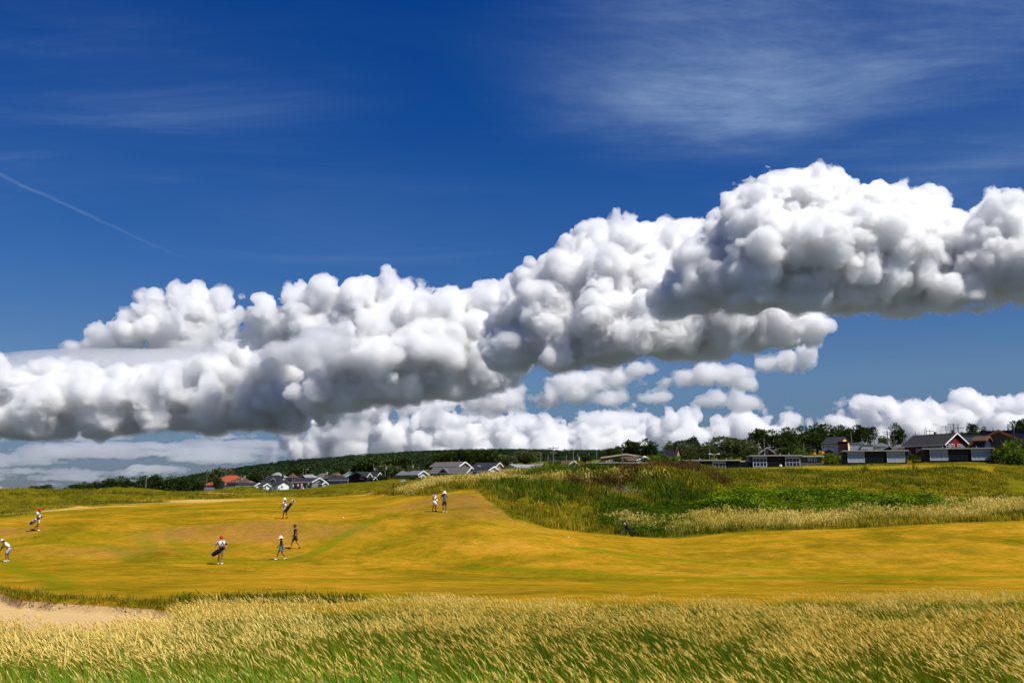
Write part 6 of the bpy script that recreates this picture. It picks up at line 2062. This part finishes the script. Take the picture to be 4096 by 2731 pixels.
def person(label, u, v, d, h, kind, face, shirt, legs, shoes, hat=None, hair=None, skin=SKIN, long=False, skirt=False, bulk=1.0, sleeve=True, tune=None, socks=None, detail=True, group='golfers and caddies on the course', female=False):
    """face: direction looked at, degrees from +x (right in the picture) counter-clockwise seen from above."""
    p = hit(u, v) if d is None else P(u, v, d)
    g = gz(p.x, p.y)
    k = h / 1.75
    e = empty('person', (p.x, p.y, g), rad(face))
    e.scale = (k, k, k)
    J = pose(kind)
    if tune:
        for a, b in tune.items():
            J[a] = V(b)
    B = bulk
    mid = lambda a, b, t=.5: J[a] * (1 - t) + J[b] * t
    # the body: one surface
    S = Skel()
    pel = S.add(J['pel'], (.115 * B, .145 * B))
    sp_ = S.add(J['spine'], (.10 * B, .13 * B), pel)
    ch = S.add(J['chest'], (.105 * B, .155), sp_)
    nk = S.add(J['neck'], .055, ch)
    up_ = (J['crown'] - J['neck']).normalized()
    fw = V((1, 0, 0))
    jaw = S.add(J['head'] - up_ * .02, (.075, .068), nk)
    br = S.add(J['head'] + up_ * .045, (.092, .078), jaw)
    cr = S.add(J['crown'], (.075, .068), br)
    nose = S.add(J['head'] + fw * .105 - up_ * .005, .016, jaw)
    for sd in (1, -1):
        S.add(J['head'] + V((-.01, sd * .088, .01)), .018, br)
    for s_ in ('l', 'r'):
        sg = 1 if s_ == 'l' else -1
        sh = S.add(J['s' + s_], .058, ch)
        el = S.chain([(mid('s' + s_, 'e' + s_, .5), .047), (J['e' + s_], .038), (mid('e' + s_, 'w' + s_, .4), .037), (J['w' + s_], .025)], sh)
        if detail:
            hand(S, J['w' + s_], J['w' + s_] - J['e' + s_], V((1, 0, 0)) * 1.0, el)
        else:
            S.chain([(J['w' + s_] + (J['w' + s_] - J['e' + s_]).normalized() * .08, .035)], el)
        hp = S.add(J['h' + s_], .09 * B, pel)
        an = S.chain([(mid('h' + s_, 'k' + s_, .45), .078 * B), (J['k' + s_], .054), (mid('k' + s_, 'a' + s_, .3), .055), (mid('k' + s_, 'a' + s_, .75), .036), (J['a' + s_], .036)], hp)
        S.chain([(J['t' + s_], .034)], an)
    link('body', S.mesh('body', 1), skin, e)
    # clothes follow the body, a little larger
    S = Skel()
    low = mid('pel', 'spine', .25 if not skirt else .5)
    a = S.add(low, (.125 * B, .158 * B))
    b = S.add(J['spine'], (.122 * B, .150 * B), a)
    c = S.add(J['chest'], (.122 * B, .172), b)
    S.add(mid('chest', 'neck', .75), (.062, .07), c)
    for s_ in ('l', 'r'):
        s1 = S.add(J['s' + s_], .073, c)
        if sleeve:
            S.chain([(mid('s' + s_, 'e' + s_, .40), .068), (mid('s' + s_, 'e' + s_, .68), .062)], s1)
    link('shirt', S.mesh('shirt', 1), shirt, e)
    S = Skel()
    a = S.add(mid('pel', 'spine', .3), (.122 * B, .155 * B))
    b = S.add(J['pel'], (.132 * B, .162 * B), a)
    for s_ in ('l', 'r'):
        h1 = S.add(J['h' + s_] + V((0, 0, -.01)), .108 * B, b)
        end = .92 if not skirt else .62
        pts = [(mid('h' + s_, 'k' + s_, .5 * end), .100 * B), (mid('h' + s_, 'k' + s_, end), .092 * B)]
        if long:
            pts = [(mid('h' + s_, 'k' + s_, .5), .098 * B), (J['k' + s_], .078 * B), (mid('k' + s_, 'a' + s_, .5), .066), (J['a' + s_] + V((0, 0, .03)), .058)]
        S.chain(pts, h1)
    link('shorts' if not long else 'trousers', S.mesh('shorts', 1), legs, e)
    if skirt:
        mb = MB()
        z0, z1 = J['pel'].z - .24, J['pel'].z + .09
        n_ = 14
        for i in range(n_):
            a0, a1 = 2 * PI * i / n_, 2 * PI * (i + 1) / n_
            q = lambda an, z, r: (J['pel'].x + r * .95 * math.cos(an), r * 1.12 * math.sin(an), z)
            mb.poly([q(a0, z1, .15), q(a1, z1, .15), q(a1, z0, .215), q(a0, z0, .215)])
        link('skirt', mb.mesh('skirt'), skirt, e)
    for s_ in ('l', 'r'):
        S = Skel()
        f = (J['t' + s_] - J['a' + s_])
        hz = max(.0, J['a' + s_].z - .09)
        heel = S.add(J['a' + s_] + V((-.05, 0, -.045)), .042)
        m_ = S.add(J['a' + s_] * .45 + J['t' + s_] * .55 + V((0, 0, -.0)), (.045, .05), heel)
        S.add(J['t' + s_] + f.normalized() * .03, .036, m_)
        link('shoe', S.mesh('shoe', 1), shoes, e)
        if socks:
            S = Skel()
            S.chain([(J['a' + s_] + V((0, 0, -.01)), .043), (mid('a' + s_, 'k' + s_, .16), .044)])
            link('sock', S.mesh('sock', 1), socks, e)
    # hair and hat
    up = up_
    if hair is not None:
        S = Skel()
        a = S.add(J['crown'] - fw * .012, (.080, .076))
        b = S.add(J['head'] + up * .04 - fw * .045, (.080, .084), a)
        S.add(J['head'] - up * (.02 if not female else .10) - fw * .06, .055 if not female else .06, b)
        link('hair', S.mesh('hair', 1), hair, e)
    if hat:
        hk, hm_ = hat
        mb = MB()
        n_ = 14
        c0 = J['head'] + up * .055
        ax1 = fw - up * fw.dot(up)
        ax1.normalize()
        ax2 = up.cross(ax1)
        def ring(r, z, sx=1.0, off=0.0):
            return [c0 + ax1 * (r * sx * math.cos(2 * PI * i / n_) + off) + ax2 * r * math.sin(2 * PI * i / n_) + up * z for i in range(n_)]
        prof = [(.103, -.012), (.106, .03), (.098, .075), (.070, .115), (.02, .13)]
        rr = [ring(r, z, 1.1) for r, z in prof]
        for q0, q1 in zip(rr[:-1], rr[1:]):
            for i in range(n_):
                mb.poly([q0[i], q0[(i + 1) % n_], q1[(i + 1) % n_], q1[i]])
        mb.poly(rr[-1])
        hat_o = link('cap' if hk == 'cap' else 'hat', mb.mesh('hat'), hm_, e)
        mb = MB()
        if hk == 'cap':
            for i in range(-3, 3):
                a0, a1 = i * .34, (i + 1) * .34
                q = lambda an, r, z: c0 + ax1 * r * math.cos(an) * 1.1 + ax2 * r * math.sin(an) + up * z
                mb.slab([q(a0, .10, .004), q(a1, .10, .004), q(a1, .10 + .10 * math.cos(a1 * 1.2), -.022), q(a0, .10 + .10 * math.cos(a0 * 1.2), -.022)], .008)
        else:
            w_ = .075 if hk == 'bucket' else .115
            r0, r1 = ring(.104, -.006, 1.1), ring(.104 + w_, -.05 if hk == 'bucket' else -.04, 1.1)
            for i in range(n_):
                mb.slab([r0[i], r0[(i + 1) % n_], r1[(i + 1) % n_], r1[i]], .008)
        link('brim', mb.mesh('brim'), hm_, hat_o)
    prop(e, label, 'person', group)
    return e

# ------------------------------------------------------------------ golf bags
M_CHROME = paint('club_steel', (.55, .55, .56), .25, .05)
M_SHAFT = paint('club_shaft', (.10, .10, .11), .4, .1)
def golf_bag(label, a, b, fwd, body, rim, pocket, heads, legs=False, strap=True, L=.86, group='golf bags'):
    """Bag whose foot is at a and whose mouth points to b; fwd is the side the pockets face."""
    a, b = V(a), V(b)
    d = (b - a).normalized()
    s1 = (V(fwd) - d * V(fwd).dot(d)).normalized()
    s2 = d.cross(s1)
    e = empty('golf_bag', a)
    T = lambda x, y, z: tuple(s1 * x + s2 * y + d * z)
    def lathe(prof, n=12, sx=1.0, sy=1.0, ox=0.0):
        mb = MB()
        R_ = [[T(ox + r * sx * math.cos(2 * PI * i / n), r * sy * math.sin(2 * PI * i / n), z) for i in range(n)] for r, z in prof]
        for q0, q1 in zip(R_[:-1], R_[1:]):
            for i in range(n):
                mb.poly([q0[i], q0[(i + 1) % n], q1[(i + 1) % n], q1[i]])
        mb.poly(R_[0][::-1])
        mb.poly(R_[-1])
        return mb
    lathe([(.10, 0), (.125, .02), (.125, .10), (.115, .35), (.112, .62), (.125, L - .06)]).obj('body', body, e)
    lathe([(.13, L - .055), (.145, L - .03), (.145, L + .01), (.13, L + .02)]).obj('rim', rim, e)
    for (ox, z0, z1, r, w) in ((.105, .08, .40, .075, 1.1), (.10, .45, .66, .06, 1.0), (.0, .10, .55, .10, 1.5)):
        lathe([(r * .7, z0), (r, z0 + .03), (r, z1 - .04), (r * .7, z1)], 10, .8 if ox else .7, w, ox if ox else -.01).obj('pocket', pocket, e)
    random.seed(len(label))
    for i in range(9):
        an = 2 * PI * i / 9
        bx, by = .075 * math.cos(an), .075 * math.sin(an)
        ln = L + random.uniform(.10, .30)
        mb = MB()
        q0, q1 = V(T(bx, by, L)), V(T(bx * 1.5, by * 1.5, ln))
        mb.tube(q0, q1, .007, .006, 6)
        o = mb.obj('club', M_SHAFT, e)
        mb = MB()
        hm_ = heads[i % len(heads)]
        if i % 3 == 0:    # covered wood: a fat rounded hood
            n = 8
            prof = [(.025, -.06), (.045, -.02), (.058, .04), (.05, .09), (.02, .12)]
            R_ = [[tuple(q1 + s1 * r * math.cos(2 * PI * k / n) + s2 * r * math.sin(2 * PI * k / n) + d * z) for k in range(n)] for r, z in prof]
            for r0, r1 in zip(R_[:-1], R_[1:]):
                for k in range(n):
                    mb.poly([r0[k], r0[(k + 1) % n], r1[(k + 1) % n], r1[k]])
            mb.poly(R_[-1])
        else:             # iron: a blade set across the shaft
            mb.slab([tuple(q1 - s1 * .01), tuple(q1 + s1 * .075 + d * .02), tuple(q1 + s1 * .08 - d * .035), tuple(q1 - s1 * .005 - d * .05)], .014)
        mb.obj('club_head', hm_, o)
    if strap:
        mb = MB()
        pts = [V(T(-.12 - .09 * math.sin(PI * t), .02, .22 + .5 * t)) for t in (0, .2, .4, .6, .8, 1)]
        for q0, q1 in zip(pts[:-1], pts[1:]):
            mb.slab([tuple(q0 - s2 * .03), tuple(q0 + s2 * .03), tuple(q1 + s2 * .03), tuple(q1 - s2 * .03)], .015)
        mb.obj('strap', body, e)
    if legs:
        for (fx, fy) in legs:
            mb = MB()
            q0 = V(T(-.12, .03 * (1 if fy > 0 else -1), L - .10))
            gx_, gy_ = e.location.x + fx, e.location.y + fy
            q1 = V((fx, fy, gz(gx_, gy_) - e.location.z))
            mb.tube(q0, q1, .012, .010, 6)
            mb.obj('stand_leg', M_SHAFT, e)
    prop(e, label, 'golf bag', group)
    return e

def at_person(e, off):
    return e.location + Vector(off)

# golfer walking right on the far left, striped bag across the back
e = person('person in a red cap and all white clothes walking right on the far left', 150, 2108, 82, 1.80, 'walk', -8, C_WHITE, C_WHITE, C_SHOEW, ('cap', C_RED), C_HAIR, SKIN_D,
           tune={'kl': (-.02, .10, .50), 'al': (-.34, .10, .17), 'tl': (-.22, .11, .05), 'kr': (.10, -.10, .50), 'ar': (.08, -.10, .09), 'tr': (.25, -.11, .035), 'er': (.16, -.24, 1.20), 'wr': (.20, -.12, 1.42)})
q = e.location
golf_bag('white and black golf bag slung on the person in all white on the far left', q + V((-.52, -.30, .50)), q + V((.30, -.34, 1.12)), (-.3, -1, -.2), C_WHITE, C_BLACK, C_BLACK, [C_WHITE, C_WHITE, M_CHROME, C_BLACK])
# putting at the left edge
e = person('person in a white cap and sleeveless top bent over at the left edge', 27, 2243, 70, 1.72, 'bend', 180, C_WHITE, cloth('pale_denim', (.40, .44, .60)), C_SHOEW, ('cap', C_WHITE), C_HAIR, SKIN_D, sleeve=False, female=True)
q = e.location
mb = MB()
mb.tube(q + V((-.44, 0, .90)), q + V((-.86, .05, .03)), .012, .009, 6)
cl = mb.obj('golf_club', M_SHAFT)
mb = MB()
mb.box(q.x - .93, q.x - .82, q.y + .02, q.y + .08, q.z + .005, q.z + .045)
mb.obj('club_head', M_CHROME, cl)
prop(cl, 'putter held by the bent person at the left edge', 'golf club')
# caddie seen from behind
e = person('person in a red cap seen from behind, black bag slanting across the back', 880, 2248, 67, 1.83, 'carry', 82, C_WHITE, C_LGREY, C_SHOEW, ('cap', C_RED), C_HAIR, SKIN)
q = e.location
golf_bag('black golf bag with orange club covers, slung across a back', q + V((-.46, -.24, .60)), q + V((.36, -.27, 1.16)), (-.2, -1, -.2), C_BLACK, C_BLACK, C_BLACK, [cloth('orange_knit', (.60, .16, .02)), cloth('orange_knit', (.60, .16, .02)), C_BLACK, C_BEIGE], strap=False)
mb = MB()
for s_ in (-1, 1):
    pts = [V((s_ * .15, -.05, 1.53)), V((s_ * .16, -.155, 1.44)), V((s_ * .06, -.185, 1.22)), V((-s_ * .03, -.20, 1.08))]
    for q0, q1 in zip(pts[:-1], pts[1:]):
        mb.slab([tuple(q + q0 + V((-.03, 0, 0))), tuple(q + q0 + V((.03, 0, 0))), tuple(q + q1 + V((.03, 0, 0))), tuple(q + q1 + V((-.03, 0, 0)))], .02)
st = mb.obj('bag_strap', cloth('slate_webbing', (.07, .09, .13)))
prop(st, 'crossed slate coloured bag straps on the back of the person in a red cap', 'strap')
# white bucket hat, walking away to the left
e = person('person in a white bucket hat and beige shorts walking left with a black bag', 1139, 2076, 86, 1.76, 'walk', 160, C_WHITE, C_BEIGE, C_SHOEB, ('bucket', C_WHITE), C_HAIR, SKIN_D,
           tune={'kl': (.06, .10, .50), 'al': (.10, .10, .09), 'tl': (.26, .11, .035), 'kr': (-.06, -.10, .50), 'ar': (-.18, -.10, .12), 'tr': (-.04, -.11, .04), 'el': (.08, .27, 1.15), 'wl': (.30, .24, .98)})
q = e.location
golf_bag('black golf bag tilted on the hip of the person in a white bucket hat', q + V((.02, -.22, .58)), q + V((.42, -.16, 1.10)), (.3, -1, -.2), C_BLACK, C_BLACK, C_BLACK, [C_BLACK, M_CHROME, C_WHITE, M_CHROME])
# woman in the wide white hat
person('person in a wide white sun hat, black top and blue skirt walking left', 1124, 2241, 71, 1.66, 'walk', 188, C_BLACK, C_BLACK, C_SHOEW, ('sun', C_WHITE), C_HAIR, SKIN_D, skirt=cloth('navy_turquoise_print', (.045, .20, .30), .7), female=True, bulk=.88, sleeve=True)
# man in black
person('person in black shirt, dark cap and olive shorts walking left', 1181, 2197, 76, 1.80, 'walk', 172, C_BLACK, C_OLIVE, C_SHOEB, ('cap', cloth('dark_camo', (.05, .05, .045), .4)), C_HAIR, SKIN_D, socks=C_WHITE, bulk=1.08)
# the pair on the green
e = person('bareheaded person in white shirt and long white shorts, left one of the pair', 1737, 2044, 87, 1.78, 'walk', -35, C_WHITE, C_WHITE, C_SHOEB, None, C_HAIR, SKIN_D,
           tune={'kl': (.10, .08, .50), 'al': (.06, .06, .09), 'tl': (.22, .06, .035), 'kr': (0, -.08, .50), 'ar': (-.16, -.07, .14), 'tr': (-.02, -.07, .04), 'er': (.0, -.27, 1.16), 'wr': (.20, -.18, 1.02)})
q = e.location
S = Skel()
S.chain([((.0, 0, 0), (.06, .09)), ((.02, 0, -.10), (.075, .11)), ((.04, 0, -.19), (.05, .08))])
tw = link('towel', S.mesh('towel', 1), C_WHITE, None, q + V((.20, -.22, 1.05)))
prop(tw, 'white towel held at the waist by the bareheaded person in white', 'towel')
person('person in teal polo, navy shorts and a white cap, right one of the pair', 1777, 2045, 86.5, 1.80, 'hip', -72, C_TEAL, C_NAVY, C_SHOEW, ('bucket', C_WHITE), C_HAIR, SKIN_D, bulk=1.12)
# the bag standing alone
a = hit(2533, 2147)
golf_bag('black golf bag standing alone on its two thin legs at the foot of the dune', a + V((0, 0, .02)), a + V((-.62, .05, .98)), (.9, -.3, .2), C_BLACK, C_BLACK, C_BLACK, [C_BLACK, M_CHROME, C_BLACK, C_WHITE], legs=[(-1.0, -.25), (-.60, .35)], strap=False, L=.92).scale = (1.14, 1.14, 1.14)
# balls and the mark on the fairway
def ball(label, u, v, r=.045, col=C_WHITE):
    c = hit(u, v)
    bm = bmesh.new()
    bmesh.ops.create_icosphere(bm, subdivisions=2, radius=r)
    me = bpy.data.meshes.new('golf_ball')
    bm.to_mesh(me)
    bm.free()
    o = link('golf_ball', me, col, None, c + V((0, 0, r)))
    prop(o, label, 'golf ball', 'golf balls lying on the fairway')
ball('white golf ball on the fairway left of the standing golf bag', 2275, 2152)
ball('white golf ball on the brown bank right of the person in a bucket hat', 1373, 2072)
ball('reddish tee marker on the far fairway at the left, by the straw strip', 571, 2024, .05, cloth('salmon_plastic', (.7, .3, .2)))  # tee marker built as a small salmon ball
# the far group
FARP = [
    ('far person in a lilac top and dark trousers, leftmost of the far group', 1078, 1968, 'stand', 200, C_LILAC, C_BLACK, ('cap', C_WHITE), True),
    ('far person crouching in turquoise beside the one in blue', 1114, 1967, 'crouch', 20, C_TURQ, C_BLACK, ('cap', C_TURQ), False),
    ('far person in a blue shirt, white shorts and a white cap', 1127, 1964, 'stand', -60, C_BLUE, C_WHITE, ('cap', C_WHITE), False),
    ('far person in a red cap, white shirt and dark shorts, left of the red caps', 1172, 1963, 'stand', -20, C_WHITE, C_BLACK, ('cap', C_RED), False),
    ('far person in a red cap, white shirt and dark trousers, middle of the red caps', 1191, 1961, 'stand', -20, C_WHITE, C_BLACK, ('cap', C_RED), True),
    ('far person in a red cap and all white, tallest of the far group', 1206, 1960, 'stand', -40, C_WHITE, C_LGREY, ('cap', C_RED), True),
    ('far person in slate blue bending forward under a white cap, rightmost', 1227, 1960, 'bend', -10, cloth('slate_cotton', (.10, .12, .22)), cloth('slate_cotton', (.10, .12, .22)), ('cap', C_WHITE), False),
]
for lab, u, v, kd, fc, sh, lg, ht, lng in FARP:
    p = P(u, v, 250)
    person(lab, u, v, 250, 1.78, kd, fc, sh, lg, C_SHOEB, ht, C_HAIR, SKIN, long=lng, detail=False, group='people standing far off below the white house')
for lab, u, col, hd in [('red and black golf bag with a white top on the ground in the far group', 1091, cloth('dark_red_vinyl', (.16, .01, .012)), C_WHITE), ('black and white golf bag between the red caps and the bending person', 1213, C_BLACK, C_WHITE)]:
    p = P(u, 1965, 250)
    g = V((p.x, 250, gz(p.x, 250)))
    golf_bag(lab, g + V((0, 0, .02)), g + V((-.2, 0, .95)), (.5, -1, 0), col, hd, hd, [C_BLACK, C_WHITE, M_CHROME], strap=False)
# white folded sheet in the grass in front of the second cabin
p = P(3121, 1868, 236)
g = V((p.x, 236, gz(p.x, 236)))
S = Skel()
S.chain([((-.25, 0, .35), .16), ((0, .05, .55), .2), ((.25, 0, .62), .17), ((.32, -.05, .3), .16), ((0, -.1, .15), .22)])
o = link('bundle', S.mesh('bundle', 2), C_WHITE, None, g)
prop(o, 'small white bundle in the grass in front of the second flat roofed cabin', 'bundle')
print('people', round(time.time() - T0, 1))
